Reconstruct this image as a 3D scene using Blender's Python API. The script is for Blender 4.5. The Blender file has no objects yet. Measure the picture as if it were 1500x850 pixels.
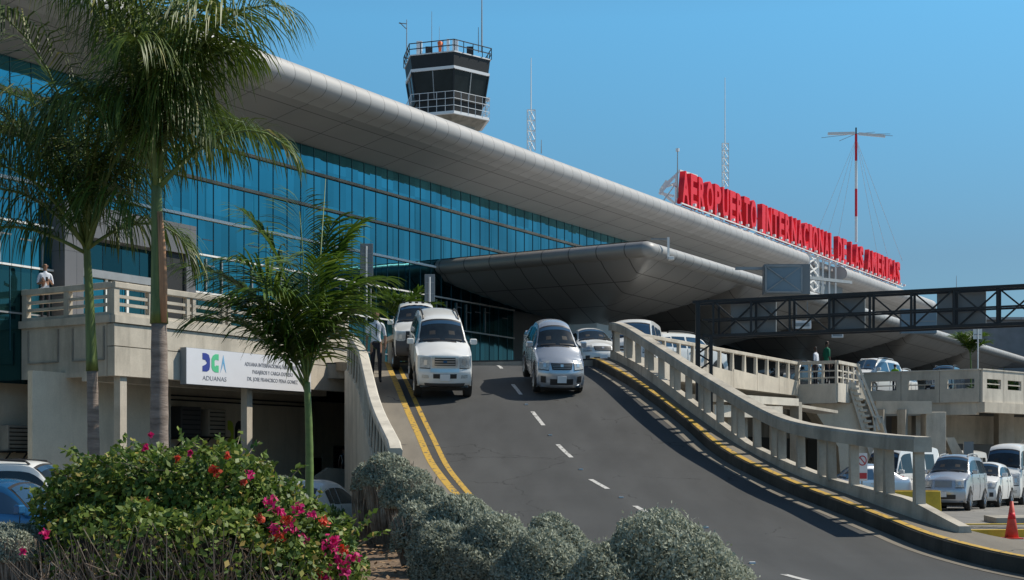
import bpy, bmesh, math, random
import numpy as np
from mathutils import Vector, Matrix
random.seed(7); RNG = np.random.default_rng(11)
sc = bpy.context.scene
COL = sc.collection
F = 2064.0; H = 1.75; CX = 750.0; CY = 680.0        # focal length in photo pixels, eye height, horizon row
D1 = Vector((0.5211, 0.8535, 0)); NN = Vector((0.8535, -0.5211, 0))   # along the facade, out of the facade
F0 = Vector((-15.03, 43.1, 0)); UP = Vector((0, 0, 1))
DECK = 5.3

def at(px, py, Y): return Vector(((px-CX)/F*Y, Y, H+(CY-py)/F*Y))
def fac(t, d, z): return F0 + D1*t + NN*d + UP*z
def fac_t(px, d=0.0):                                # distance along the facade seen at column px, d out of it
    r = (px-CX)/F; b = F0+NN*d
    return (b.y*r-b.x)/(D1.x-D1.y*r)

# ---------- custom properties ----------
def tag(o, label=None, cat=None, group=None, kind=None):
    if label: o['label'] = label
    if cat: o['category'] = cat
    if group: o['group'] = group
    if kind: o['kind'] = kind
    return o
def empty(name, loc, rz=0.0, label=None, cat=None, group=None):
    o = bpy.data.objects.new(name, None); COL.objects.link(o)
    o.location = loc; o.rotation_euler = (0, 0, rz); o.empty_display_size = .3
    return tag(o, label, cat, group)
def kids(o): return [c for c in COL.objects if c.parent == o]
def copy_tree(o, parent=None):
    ch = kids(o); c = o.copy(); COL.objects.link(c)
    if parent: c.parent = parent
    for k in ch: copy_tree(k, c)
    return c

# ---------- materials ----------
MATS = {}
def nodes(name):
    m = bpy.data.materials.new(name); m.use_nodes = True
    nt = m.node_tree; b = nt.nodes['Principled BSDF']; MATS[name] = m
    return m, nt, b
def N(nt, t, **kw):
    n = nt.nodes.new(t)
    for k, v in kw.items():
        if k.startswith('i_'):
            n.inputs[k[2:].replace('_', ' ')].default_value = v
        else: setattr(n, k, v)
    return n
def mat(name, col, rough=.6, metal=0, var=.0, scale=3.0, bump=0.0, bscale=40.0, spec=.5, coat=0, col2=None, emit=None, trans=0, sub=0, stretch=None):
    m, nt, b = nodes(name)
    b.inputs['Base Color'].default_value = (*col, 1); b.inputs['Roughness'].default_value = rough
    b.inputs['Metallic'].default_value = metal; b.inputs['Specular IOR Level'].default_value = spec
    b.inputs['Coat Weight'].default_value = coat
    if trans: b.inputs['Transmission Weight'].default_value = trans
    if emit:
        b.inputs['Emission Color'].default_value = (*emit[:3], 1); b.inputs['Emission Strength'].default_value = emit[3]
    if var or col2 or bump:
        tc = N(nt, 'ShaderNodeTexCoord'); src = tc.outputs['Object']
        if stretch:
            mp = N(nt, 'ShaderNodeMapping'); mp.inputs['Scale'].default_value = stretch
            nt.links.new(src, mp.inputs[0]); src = mp.outputs[0]
    if var or col2:
        nz = N(nt, 'ShaderNodeTexNoise'); nz.inputs['Scale'].default_value = scale; nz.inputs['Detail'].default_value = 7; nz.inputs['Roughness'].default_value = .65
        nt.links.new(src, nz.inputs['Vector'])
        cr = N(nt, 'ShaderNodeValToRGB'); cr.color_ramp.elements[0].position = .32; cr.color_ramp.elements[1].position = .68
        c1 = tuple(min(1, c*(1-var)) for c in col); c2 = col2 if col2 else tuple(min(1, c*(1+var)) for c in col)
        cr.color_ramp.elements[0].color = (*c1, 1); cr.color_ramp.elements[1].color = (*c2, 1)
        nt.links.new(nz.outputs['Fac'], cr.inputs[0]); nt.links.new(cr.outputs[0], b.inputs['Base Color'])
    if bump:
        n2 = N(nt, 'ShaderNodeTexNoise'); n2.inputs['Scale'].default_value = bscale; n2.inputs['Detail'].default_value = 5
        nt.links.new(src, n2.inputs['Vector'])
        bp = N(nt, 'ShaderNodeBump'); bp.inputs['Strength'].default_value = bump; bp.inputs['Distance'].default_value = .02
        nt.links.new(n2.outputs['Fac'], bp.inputs['Height']); nt.links.new(bp.outputs[0], b.inputs['Normal'])
    return m
def leafmat(name, c1, c2, rough=.5, trans=.25, c3=None):
    m, nt, b = nodes(name)
    g = N(nt, 'ShaderNodeNewGeometry'); cr = N(nt, 'ShaderNodeValToRGB')
    cr.color_ramp.elements[0].color = (*c1, 1); cr.color_ramp.elements[1].color = (*c2, 1)
    if c3:
        e = cr.color_ramp.elements.new(.93); e.color = (*c2, 1); cr.color_ramp.elements[-1].color = (*c3, 1)
    nt.links.new(g.outputs['Random Per Island'], cr.inputs[0]); nt.links.new(cr.outputs[0], b.inputs['Base Color'])
    b.inputs['Roughness'].default_value = rough
    tr = N(nt, 'ShaderNodeBsdfTranslucent'); mx = N(nt, 'ShaderNodeMixShader'); mx.inputs[0].default_value = trans
    out = nt.nodes['Material Output']
    nt.links.new(cr.outputs[0], tr.inputs[0]); nt.links.new(b.outputs[0], mx.inputs[1]); nt.links.new(tr.outputs[0], mx.inputs[2]); nt.links.new(mx.outputs[0], out.inputs[0])
    return m

def concrete(name, col, amt=.35, rough=.88):
    m, nt, b = nodes(name); L = nt.links; tc = N(nt, 'ShaderNodeTexCoord')
    def nz(scale, st, det=8):
        mp = N(nt, 'ShaderNodeMapping'); mp.inputs['Scale'].default_value = st; t = N(nt, 'ShaderNodeTexNoise'); t.inputs['Scale'].default_value = scale; t.inputs['Detail'].default_value = det; t.inputs['Roughness'].default_value = .65
        L.new(tc.outputs['Object'], mp.inputs[0]); L.new(mp.outputs[0], t.inputs[0]); return t
    big = nz(.8, (1, 1, 1)); stk = nz(1.7, (1, 1, .16)); fine = nz(22, (1, 1, 1), 4)
    def rng(t, lo, hi, a_, b_):
        r = N(nt, 'ShaderNodeMapRange'); r.inputs['From Min'].default_value = lo; r.inputs['From Max'].default_value = hi; r.inputs['To Min'].default_value = a_; r.inputs['To Max'].default_value = b_; L.new(t.outputs['Fac'], r.inputs[0]); return r
    r1 = rng(big, .35, .65, 1-.6*amt, 1+.12*amt); r2 = rng(stk, .36, .52, 1-amt*.55, 1.02); r3 = rng(fine, .3, .7, .93, 1.05)
    m1 = N(nt, 'ShaderNodeMath', operation='MULTIPLY'); m2 = N(nt, 'ShaderNodeMath', operation='MULTIPLY'); L.new(r1.outputs[0], m1.inputs[0]); L.new(r2.outputs[0], m1.inputs[1]); L.new(m1.outputs[0], m2.inputs[0]); L.new(r3.outputs[0], m2.inputs[1])
    v = N(nt, 'ShaderNodeVectorMath', operation='SCALE'); v.inputs[0].default_value = col; L.new(m2.outputs[0], v.inputs['Scale']); L.new(v.outputs[0], b.inputs['Base Color']); b.inputs['Roughness'].default_value = rough
    bp = N(nt, 'ShaderNodeBump'); bp.inputs['Strength'].default_value = .3; bp.inputs['Distance'].default_value = .012; L.new(fine.outputs['Fac'], bp.inputs['Height']); L.new(bp.outputs[0], b.inputs['Normal'])
concrete('concrete', (.56, .50, .415), 0.35)
concrete('concrete_pale', (.62, .57, .49), 0.35)
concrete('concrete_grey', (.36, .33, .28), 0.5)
concrete('concrete_rail', (.50, .455, .385), 0.5)
concrete('plaster', (.68, .60, .48), 0.2)
mat('plaster_white', (.72, .70, .68), .9, var=.05, scale=.6)
mat('dark_steel', (.012, .014, .017), .6, metal=.0, var=.2)
mat('mullion_dark', (.03, .11, .14), .4)
mat('white_steel', (.8, .79, .77), .5)
mat('grey_steel', (.30, .31, .32), .5, metal=.3, var=.12)
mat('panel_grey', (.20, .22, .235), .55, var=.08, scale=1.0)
mat('board_blue', (.17, .235, .29), .45, var=.08, scale=.5)
mat('stone_grey', (.19, .19, .20), .5, var=.15, scale=1.2, bump=.05)
concrete('kerb_dark', (.075, .068, .058), .8)
mat('soil', (.16, .10, .065), 1, var=.35, scale=5, bump=.8, bscale=20, col2=(.25, .18, .12))
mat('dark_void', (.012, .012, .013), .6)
mat('black_rubber', (.02, .02, .02), .75, var=.2)
mat('chrome', (.62, .62, .62), .3, metal=.8)
mat('rim_metal', (.5, .5, .52), .3, metal=.8)
mat('black_plastic', (.025, .025, .027), .45)
mat('grey_plastic', (.07, .07, .075), .6)
mat('seat_dark', (.022, .022, .024), .7)
mat('car_white', (.76, .76, .75), .28, coat=.6, var=.03, scale=3)
mat('car_silver', (.50, .53, .58), .27, metal=.55, coat=.6)
mat('car_silver_blue', (.36, .40, .46), .3, metal=.5, coat=.5)
mat('car_blue', (.02, .12, .28), .25, metal=.3, coat=.8)
mat('car_dark', (.03, .035, .045), .25, metal=.3, coat=.8)
mat('car_sky', (.10, .30, .62), .3, coat=.5)
mat('car_glass', (.012, .018, .022), .06, spec=.9, var=.4, scale=2.5)
mat('car_glass_blue', (.03, .075, .14), .08, spec=.9)
mat('lamp_clear', (.5, .5, .49), .25, metal=.15, var=.35, scale=14)
mat('lamp_amber', (.7, .25, .04), .3)
mat('lamp_red', (.5, .02, .02), .3)
mat('plate', (.75, .76, .78), .5)
mat('ink', (.02, .03, .06), .6)
mat('ink_grey', (.22, .23, .27), .6)
mat('logo_navy', (.035, .06, .30), .5); mat('logo_green', (.10, .55, .28), .5); mat('logo_sky', (.16, .42, .68), .5)
mat('logo_lime', (.50, .62, .05), .6); mat('logo_black', (.015, .02, .03), .6)
mat('sign_face', (.72, .73, .78), .4, var=.02)
mat('letter_red', (.74, .010, .022), .5, var=.03)
mat('tower_glass', (.012, .015, .017), .25, spec=.35, var=.6, scale=.5)
mat('orange', (.75, .16, .05), .5); mat('cone_red', (.62, .06, .04), .55, var=.2, scale=8)
mat('yellow_paint', (.50, .30, .03), .7, var=.25, scale=3.5, bump=.3, col2=(.58, .37, .06))
mat('yellow_block', (.62, .42, .04), .7, var=.2, scale=2, bump=.3)
mat('red_paint', (.5, .04, .05), .5)
mat('skin_dark', (.11, .055, .035), .55); mat('skin_brown', (.26, .14, .09), .55)
mat('shirt_white', (.66, .68, .74), .85); mat('shirt_green', (.01, .16, .085), .85); mat('vest_lime', (.25, .45, .03), .8)
mat('trousers_navy', (.012, .014, .022), .85); mat('hair_black', (.01, .009, .008), .7)
mat('bark_grey', (.21, .165, .14), .95, var=.3, scale=2.5, bump=.5, bscale=12, stretch=(1, 1, 6), col2=(.33, .27, .235))
mat('bark_husk', (.42, .22, .12), .8, var=.25, scale=4, stretch=(3, 3, .4))
mat('crownshaft', (.07, .12, .025), .45, var=.35, scale=3, stretch=(4, 4, .5), col2=(.17, .22, .05))
mat('stem_green', (.12, .18, .045), .5, var=.2, scale=4, stretch=(1, 1, 4))
mat('twig', (.20, .14, .10), .95, var=.3, scale=3, col2=(.50, .41, .33))
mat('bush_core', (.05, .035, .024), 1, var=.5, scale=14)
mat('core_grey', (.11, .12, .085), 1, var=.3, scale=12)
leafmat('palm_leaf', (.035, .072, .010), (.125, .18, .026), .5, .26, (.34, .31, .12))
leafmat('palm_leaf_dark', (.026, .058, .009), (.09, .145, .020), .5, .24, (.28, .27, .10))
leafmat('palm_leaf_young', (.028, .07, .010), (.11, .19, .022), .45, .3, (.27, .33, .06))
leafmat('bougain_leaf', (.035, .095, .014), (.22, .29, .05), .55, .32, (.50, .34, .10))
leafmat('silver_leaf', (.16, .185, .14), (.48, .51, .41), .8, .25)
leafmat('hedge_dark_leaf', (.015, .04, .01), (.04, .09, .02), .5, .15)
leafmat('bract_pink', (.55, .01, .13), (.75, .03, .25), .6, .3)
leafmat('bract_red', (.55, .03, .02), (.75, .12, .05), .6, .3)
leafmat('dead_leaf', (.20, .11, .05), (.35, .24, .14), .8, .1)

def asphalt(name, base):
    m, nt, b = nodes(name); L = nt.links
    tc = N(nt, 'ShaderNodeTexCoord')
    n1 = N(nt, 'ShaderNodeTexNoise'); n1.inputs['Scale'].default_value = .35; n1.inputs['Detail'].default_value = 6
    n2 = N(nt, 'ShaderNodeTexNoise'); n2.inputs['Scale'].default_value = 55; n2.inputs['Detail'].default_value = 3
    n3 = N(nt, 'ShaderNodeTexNoise'); n3.inputs['Scale'].default_value = 1.6; n3.inputs['Detail'].default_value = 8
    mp = N(nt, 'ShaderNodeMapping'); mp.inputs['Scale'].default_value = (1, .12, 1); mp.inputs['Rotation'].default_value = (0, 0, -.15)
    L.new(tc.outputs['Object'], mp.inputs[0]); L.new(mp.outputs[0], n3.inputs[0])
    L.new(tc.outputs['Object'], n1.inputs[0]); L.new(tc.outputs['Object'], n2.inputs[0])
    a = N(nt, 'ShaderNodeMath', operation='MULTIPLY_ADD'); a.inputs[1].default_value = .45; L.new(n1.outputs['Fac'], a.inputs[0])
    a2 = N(nt, 'ShaderNodeMath', operation='MULTIPLY'); a2.inputs[1].default_value = .35; L.new(n2.outputs['Fac'], a2.inputs[0]); L.new(a2.outputs[0], a.inputs[2])
    a3 = N(nt, 'ShaderNodeMath', operation='MULTIPLY_ADD'); a3.inputs[1].default_value = .75; L.new(n3.outputs['Fac'], a3.inputs[0]); L.new(a.outputs[0], a3.inputs[2])
    cr = N(nt, 'ShaderNodeValToRGB'); cr.color_ramp.elements[0].position = .5; cr.color_ramp.elements[1].position = 1.0
    cr.color_ramp.elements[0].color = (*[c*.70 for c in base], 1); cr.color_ramp.elements[1].color = (*[c*1.35 for c in base], 1)
    vo = N(nt, 'ShaderNodeTexVoronoi', feature='DISTANCE_TO_EDGE'); vo.inputs['Scale'].default_value = .42; nw = N(nt, 'ShaderNodeTexNoise'); nw.inputs['Scale'].default_value = 1.3; nw.inputs['Detail'].default_value = 8
    va = N(nt, 'ShaderNodeVectorMath', operation='MULTIPLY_ADD'); va.inputs[1].default_value = (.9, .9, .9); L.new(tc.outputs['Object'], nw.inputs[0]); L.new(nw.outputs['Color'], va.inputs[0]); L.new(tc.outputs['Object'], va.inputs[2]); L.new(va.outputs[0], vo.inputs['Vector'])
    lt = N(nt, 'ShaderNodeMath', operation='LESS_THAN'); lt.inputs[1].default_value = .006; L.new(vo.outputs['Distance'], lt.inputs[0])
    gt = N(nt, 'ShaderNodeMath', operation='GREATER_THAN'); gt.inputs[1].default_value = .56; L.new(n1.outputs['Fac'], gt.inputs[0]); mm = N(nt, 'ShaderNodeMath', operation='MULTIPLY'); L.new(lt.outputs[0], mm.inputs[0]); L.new(gt.outputs[0], mm.inputs[1])
    mk_ = N(nt, 'ShaderNodeMix', data_type='RGBA'); L.new(mm.outputs[0], mk_.inputs[0]); mk_.inputs[7].default_value = (.02, .02, .02, 1)
    L.new(a3.outputs[0], cr.inputs[0]); L.new(cr.outputs[0], mk_.inputs[6]); L.new(mk_.outputs[2], b.inputs['Base Color']); b.inputs['Roughness'].default_value = .85
    bp = N(nt, 'ShaderNodeBump'); bp.inputs['Strength'].default_value = .35; bp.inputs['Distance'].default_value = .01
    L.new(n2.outputs['Fac'], bp.inputs['Height']); L.new(bp.outputs[0], b.inputs['Normal'])
    return m
m_ = asphalt('road_asphalt', (.047, .048, .049)); nt_ = m_.node_tree; L_ = nt_.links; bs_ = nt_.nodes['Principled BSDF']; src_ = bs_.inputs['Base Color'].links[0].from_socket
uvn = N(nt_, 'ShaderNodeUVMap'); uvn.uv_map = 'across'; sp_ = N(nt_, 'ShaderNodeSeparateXYZ'); L_.new(uvn.outputs[0], sp_.inputs[0])
cr_ = N(nt_, 'ShaderNodeValToRGB'); L_.new(sp_.outputs[0], cr_.inputs[0]); cr_.color_ramp.interpolation = 'B_SPLINE'; e_ = cr_.color_ramp.elements
e_[0].position = 0; e_[0].color = (1.0, 1.0, 1.0, 1); e_[1].position = 1; e_[1].color = (.8, .8, .8, 1)
for p_, v_ in ((.08, .9), (.15, .72), (.21, .95), (.25, .78), (.31, .95), (.38, .72), (.46, .98), (.50, 1.0), (.58, .95), (.65, .74), (.71, .95), (.75, .80), (.81, .95), (.88, .76)):
    q_ = e_.new(p_); q_.color = (v_, v_, v_, 1)
nn_ = N(nt_, 'ShaderNodeTexNoise'); nn_.inputs['Scale'].default_value = .9; nn_.inputs['Detail'].default_value = 6; tc2 = N(nt_, 'ShaderNodeTexCoord'); L_.new(tc2.outputs['Object'], nn_.inputs[0])
mx_ = N(nt_, 'ShaderNodeMix', data_type='RGBA', blend_type='MULTIPLY'); L_.new(nn_.outputs['Fac'], mx_.inputs[0]); L_.new(src_, mx_.inputs[6]); L_.new(cr_.outputs[0], mx_.inputs[7]); L_.new(mx_.outputs[2], bs_.inputs['Base Color'])
asphalt('asphalt', (.045, .046, .047)); asphalt('asphalt_pale', (.18, .172, .16)); asphalt('sidewalk', (.17, .15, .122))
def worn_paint(name, col):
    m = mat(name, col, .7, var=.1, scale=4)
    nt = m.node_tree; b = nt.nodes['Principled BSDF']; L = nt.links
    tc = N(nt, 'ShaderNodeTexCoord'); nz = N(nt, 'ShaderNodeTexNoise'); nz.inputs['Scale'].default_value = 9; nz.inputs['Detail'].default_value = 8
    L.new(tc.outputs['Object'], nz.inputs[0])
    cr = N(nt, 'ShaderNodeValToRGB'); cr.color_ramp.elements[0].position = .36; cr.color_ramp.elements[1].position = .44
    cr.color_ramp.elements[0].color = (.08, .075, .07, 1); cr.color_ramp.elements[1].color = (*col, 1)
    L.new(nz.outputs['Fac'], cr.inputs[0]); L.new(cr.outputs[0], b.inputs['Base Color'])
worn_paint('line_yellow', (.50, .31, .045)); worn_paint('line_white', (.52, .51, .49))

def seamed(name, base, du, dv, rough, metal, var=.06, w=.012, udir=(D1.x, D1.y, 0), vdir=(0, 0, 1), wave=0.0, seamcol=None, stain=.0, coat=0):
    """cladding panels: seams every du along udir and dv along vdir, tone differing a little from panel to panel"""
    m, nt, b = nodes(name); L = nt.links
    tc = N(nt, 'ShaderNodeTexCoord')
    def axis(d, step):
        v = N(nt, 'ShaderNodeVectorMath', operation='DOT_PRODUCT'); v.inputs[1].default_value = d; L.new(tc.outputs['Object'], v.inputs[0])
        q = N(nt, 'ShaderNodeMath', operation='DIVIDE'); q.inputs[1].default_value = step; L.new(v.outputs['Value'], q.inputs[0])
        fl = N(nt, 'ShaderNodeMath', operation='FLOOR'); L.new(q.outputs[0], fl.inputs[0])
        fr = N(nt, 'ShaderNodeMath', operation='FRACT'); L.new(q.outputs[0], fr.inputs[0])
        lt = N(nt, 'ShaderNodeMath', operation='LESS_THAN'); lt.inputs[1].default_value = w/step*2; L.new(fr.outputs[0], lt.inputs[0])
        return fl, lt
    f1, s1 = axis(udir, du); f2, s2 = axis(vdir, dv)
    cb = N(nt, 'ShaderNodeCombineXYZ'); L.new(f1.outputs[0], cb.inputs[0]); L.new(f2.outputs[0], cb.inputs[1])
    wn = N(nt, 'ShaderNodeTexWhiteNoise', noise_dimensions='3D'); L.new(cb.outputs[0], wn.inputs['Vector'])
    nz = N(nt, 'ShaderNodeTexNoise'); nz.inputs['Scale'].default_value = .5; nz.inputs['Detail'].default_value = 6; L.new(tc.outputs['Object'], nz.inputs[0])
    mr = N(nt, 'ShaderNodeMapRange'); mr.inputs['To Min'].default_value = 1-var; mr.inputs['To Max'].default_value = 1+var; L.new(wn.outputs['Value'], mr.inputs[0])
    mr2 = N(nt, 'ShaderNodeMapRange'); mr2.inputs['From Min'].default_value = .3; mr2.inputs['From Max'].default_value = .7; mr2.inputs['To Min'].default_value = 1-stain; mr2.inputs['To Max'].default_value = 1+stain; L.new(nz.outputs['Fac'], mr2.inputs[0])
    mu = N(nt, 'ShaderNodeMath', operation='MULTIPLY'); L.new(mr.outputs[0], mu.inputs[0]); L.new(mr2.outputs[0], mu.inputs[1])
    sc_ = N(nt, 'ShaderNodeVectorMath', operation='SCALE'); sc_.inputs[0].default_value = base; L.new(mu.outputs[0], sc_.inputs['Scale'])
    mx = N(nt, 'ShaderNodeMix', data_type='RGBA'); mxf = N(nt, 'ShaderNodeMath', operation='MAXIMUM')
    L.new(s1.outputs[0], mxf.inputs[0]); L.new(s2.outputs[0], mxf.inputs[1]); L.new(mxf.outputs[0], mx.inputs[0])
    L.new(sc_.outputs[0], mx.inputs[6]); mx.inputs[7].default_value = (*(seamcol or tuple(c*.35 for c in base)), 1)
    L.new(mx.outputs[2], b.inputs['Base Color']); b.inputs['Roughness'].default_value = rough; b.inputs['Metallic'].default_value = metal
    b.inputs['Coat Weight'].default_value = coat
    if wave:
        # each pane tilts a hair differently and bows
        sb = N(nt, 'ShaderNodeVectorMath', operation='SUBTRACT'); L.new(wn.outputs['Color'], sb.inputs[0]); sb.inputs[1].default_value = (.5, .5, .5)
        s3 = N(nt, 'ShaderNodeVectorMath', operation='SCALE'); s3.inputs['Scale'].default_value = wave; L.new(sb.outputs[0], s3.inputs[0])
        ge = N(nt, 'ShaderNodeNewGeometry'); ad = N(nt, 'ShaderNodeVectorMath', operation='ADD'); L.new(ge.outputs['Normal'], ad.inputs[0]); L.new(s3.outputs[0], ad.inputs[1])
        no = N(nt, 'ShaderNodeVectorMath', operation='NORMALIZE'); L.new(ad.outputs[0], no.inputs[0])
        bp = N(nt, 'ShaderNodeBump'); bp.inputs['Strength'].default_value = .12; bp.inputs['Distance'].default_value = .04
        n4 = N(nt, 'ShaderNodeTexNoise'); n4.inputs['Scale'].default_value = .9; L.new(tc.outputs['Object'], n4.inputs[0])
        L.new(n4.outputs['Fac'], bp.inputs['Height']); L.new(no.outputs[0], bp.inputs['Normal']); L.new(bp.outputs[0], b.inputs['Normal'])
    return m
seamed('roof_metal', (.37, .365, .365), .86, 99, .55, .05, var=.045, w=.015, stain=.04)
seamed('soffit_metal', (.34, .33, .325), 2.6, 1.1, .55, .3, var=.035, w=.02, vdir=tuple(NN), stain=.05)
seamed('canopy_metal', (.33, .32, .31), 1.7, 1.3, .36, .4, var=.05, w=.026, vdir=tuple(NN), stain=.05)
seamed('canopy_rim', (.34, .335, .33), .86, 99, .5, .1, var=.05, w=.022, stain=.04)
seamed('canopy_side_rim', (.38, .36, .34), 1.3, 99, .40, .5, var=.05, w=.024, udir=tuple(NN), stain=.04)
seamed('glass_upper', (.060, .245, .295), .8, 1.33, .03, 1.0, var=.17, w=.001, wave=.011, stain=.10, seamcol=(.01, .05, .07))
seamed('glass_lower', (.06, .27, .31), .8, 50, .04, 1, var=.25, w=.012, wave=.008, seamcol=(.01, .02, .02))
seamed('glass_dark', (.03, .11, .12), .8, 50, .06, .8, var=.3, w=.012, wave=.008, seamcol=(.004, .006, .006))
seamed('stone_panels', (.13, .13, .14), .55, 1.4, .5, 0, var=.10, w=.008, stain=.08)
seamed('shutter_metal', (.10, .095, .085), 99, .14, .6, .3, var=.02, w=.02)

# ---------- mesh building ----------
class MB:
    def __init__(s): s.v = []; s.f = []; s.m = []
    def quad(s, a, b, c, d, mi=0):
        i = len(s.v); s.v += [a, b, c, d]; s.f.append((i, i+1, i+2, i+3)); s.m.append(mi)
    def poly(s, pts, mi=0):
        i = len(s.v); s.v += list(pts); s.f.append(tuple(range(i, i+len(pts)))); s.m.append(mi)
    def prism(s, pts, ext, mi=0):
        """closed polygon pts swept by vector ext"""
        i = len(s.v); n = len(pts); pts = [Vector(p) for p in pts]; ext = Vector(ext)
        s.v += pts+[p+ext for p in pts]
        s.f.append(tuple(range(i+n-1, i-1, -1))); s.f.append(tuple(range(i+n, i+2*n))); s.m += [mi, mi]
        for k in range(n):
            j = (k+1) % n; s.f.append((i+k, i+j, i+n+j, i+n+k)); s.m.append(mi)
    def box(s, c, sx, sy, sz, ax=None, mi=0):
        """box centred at c with full sizes along axes ax"""
        X, Y, Z = ax if ax else (Vector((1, 0, 0)), Vector((0, 1, 0)), UP)
        c = Vector(c); X = X*sx/2; Y = Y*sy/2; Z = Z*sz/2
        s.prism([c-X-Y-Z, c+X-Y-Z, c+X+Y-Z, c-X+Y-Z], Z*2, mi)
    def bar(s, a, b, w, h=None, mi=0, up=UP):
        a = Vector(a); b = Vector(b); h = h or w; d = (b-a)
        if d.length < 1e-6: return
        d.normalize(); x = d.cross(up)
        if x.length < 1e-4: x = d.cross(Vector((1, 0, 0)))
        x.normalize(); y = x.cross(d).normalized()
        x = x*w/2; y = y*h/2
        s.prism([a-x-y, a+x-y, a+x+y, a-x+y], b-a, mi)
    def tube(s, pts, r, n=8, mi=0, cap=True):
        pts = [Vector(p) for p in pts]; R = r if hasattr(r, '__len__') else [r]*len(pts)
        i0 = len(s.v); ref = Vector((0.31, .95, .05))
        for k, p in enumerate(pts):
            d = (pts[min(k+1, len(pts)-1)]-pts[max(k-1, 0)]).normalized()
            x = d.cross(ref if abs(d.dot(ref)) < .95 else UP).normalized(); y = d.cross(x)
            for j in range(n):
                a = 2*math.pi*j/n; s.v.append(p+x*math.cos(a)*R[k]+y*math.sin(a)*R[k])
        for k in range(len(pts)-1):
            for j in range(n):
                a = i0+k*n+j; b = i0+k*n+(j+1) % n; s.f.append((a, b, b+n, a+n)); s.m.append(mi)
        if cap:
            s.f.append(tuple(range(i0, i0+n))); s.f.append(tuple(range(i0+(len(pts)-1)*n, i0+len(pts)*n))); s.m += [mi, mi]
    def sweep(s, prof, path, mi=0, caps=True):
        """prof: function(k) -> list of points, a ring for station k of path"""
        i0 = len(s.v); n = None
        for k in range(len(path)):
            ring = prof(k); n = len(ring); s.v += ring
        for k in range(len(path)-1):
            for j in range(n):
                a = i0+k*n+j; b = i0+k*n+(j+1) % n; s.f.append((a, b, b+n, a+n)); s.m.append(mi)
        if caps: s.f.append(tuple(range(i0+n-1, i0-1, -1))); s.f.append(tuple(range(i0+(len(path)-1)*n, i0+len(path)*n))); s.m += [mi, mi]
    def build(s, name, mats, parent=None, smooth=False, bevel=0, origin=None):
        me = bpy.data.meshes.new(name)
        vs = [Vector(v) for v in s.v]
        if origin is not None: vs = [v-Vector(origin) for v in vs]
        me.from_pydata([tuple(v) for v in vs], [], s.f)
        if isinstance(mats, str): mats = [mats]
        for m in mats: me.materials.append(MATS[m])
        if len(mats) > 1: me.polygons.foreach_set('material_index', s.m)
        me.update()
        bm = bmesh.new(); bm.from_mesh(me); bmesh.ops.delete(bm, geom=[v for v in bm.verts if not v.link_faces], context='VERTS'); bmesh.ops.recalc_face_normals(bm, faces=bm.faces); bm.to_mesh(me); bm.free()
        if smooth: me.polygons.foreach_set('use_smooth', [True]*len(me.polygons))
        o = bpy.data.objects.new(name, me); COL.objects.link(o)
        if origin is not None and parent is None: o.location = origin
        if parent: o.parent = parent
        if bevel:
            b = o.modifiers.new('edge', 'BEVEL'); b.width = bevel; b.segments = 2; b.limit_method = 'ANGLE'; b.angle_limit = math.radians(40)
        return o
def local(parent, v): return Vector(v)-parent.location      # only for unrotated parents
def raw(name, V, Fc, mats, parent=None, smooth=False, idx=None, origin=None):
    me = bpy.data.meshes.new(name); me.from_pydata(np.asarray(V).tolist(), [], np.asarray(Fc).tolist() if isinstance(Fc, np.ndarray) else Fc)
    for m in ([mats] if isinstance(mats, str) else mats): me.materials.append(MATS[m])
    if idx is not None: me.polygons.foreach_set('material_index', list(idx))
    if smooth: me.polygons.foreach_set('use_smooth', [True]*len(me.polygons))
    me.update(); o = bpy.data.objects.new(name, me); COL.objects.link(o)
    if parent: o.parent = parent
    return o
def text_mesh(txt, size, depth, bold=0.0, sx=1.0):
    c = bpy.data.curves.new('t', 'FONT'); c.body = txt; c.size = size; c.extrude = depth/2; c.offset = bold; c.align_x = 'LEFT'; c.resolution_u = 3
    o = bpy.data.objects.new('t', c); COL.objects.link(o)
    dg = bpy.context.evaluated_depsgraph_get(); me = bpy.data.meshes.new_from_object(o.evaluated_get(dg))
    bpy.data.objects.remove(o); bpy.data.curves.remove(c)
    for v in me.vertices: v.co.x *= sx
    return me
def put_text(name, txt, org, ax, up, size, depth, m, parent=None, bold=0.0, width=None, center=False):
    """flat lettering on a face: ax = reading direction, up = letter up"""
    me = text_mesh(txt, size, depth, bold)
    me.name = name; xs = [v.co.x for v in me.vertices]; w = max(xs)-min(xs); x0 = min(xs)
    k = width/w if width else 1
    nrm = Vector(ax).cross(Vector(up))
    off = -w*k/2 if center else 0
    for v in me.vertices:
        p = v.co.copy(); v.co = Vector(org)+Vector(ax)*((p.x-x0)*k+off)+Vector(up)*p.y+nrm*p.z
    me.materials.clear(); me.materials.append(MATS[m])
    o = bpy.data.objects.new(name, me); COL.objects.link(o)
    if parent: o.parent = parent
    return o

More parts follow.
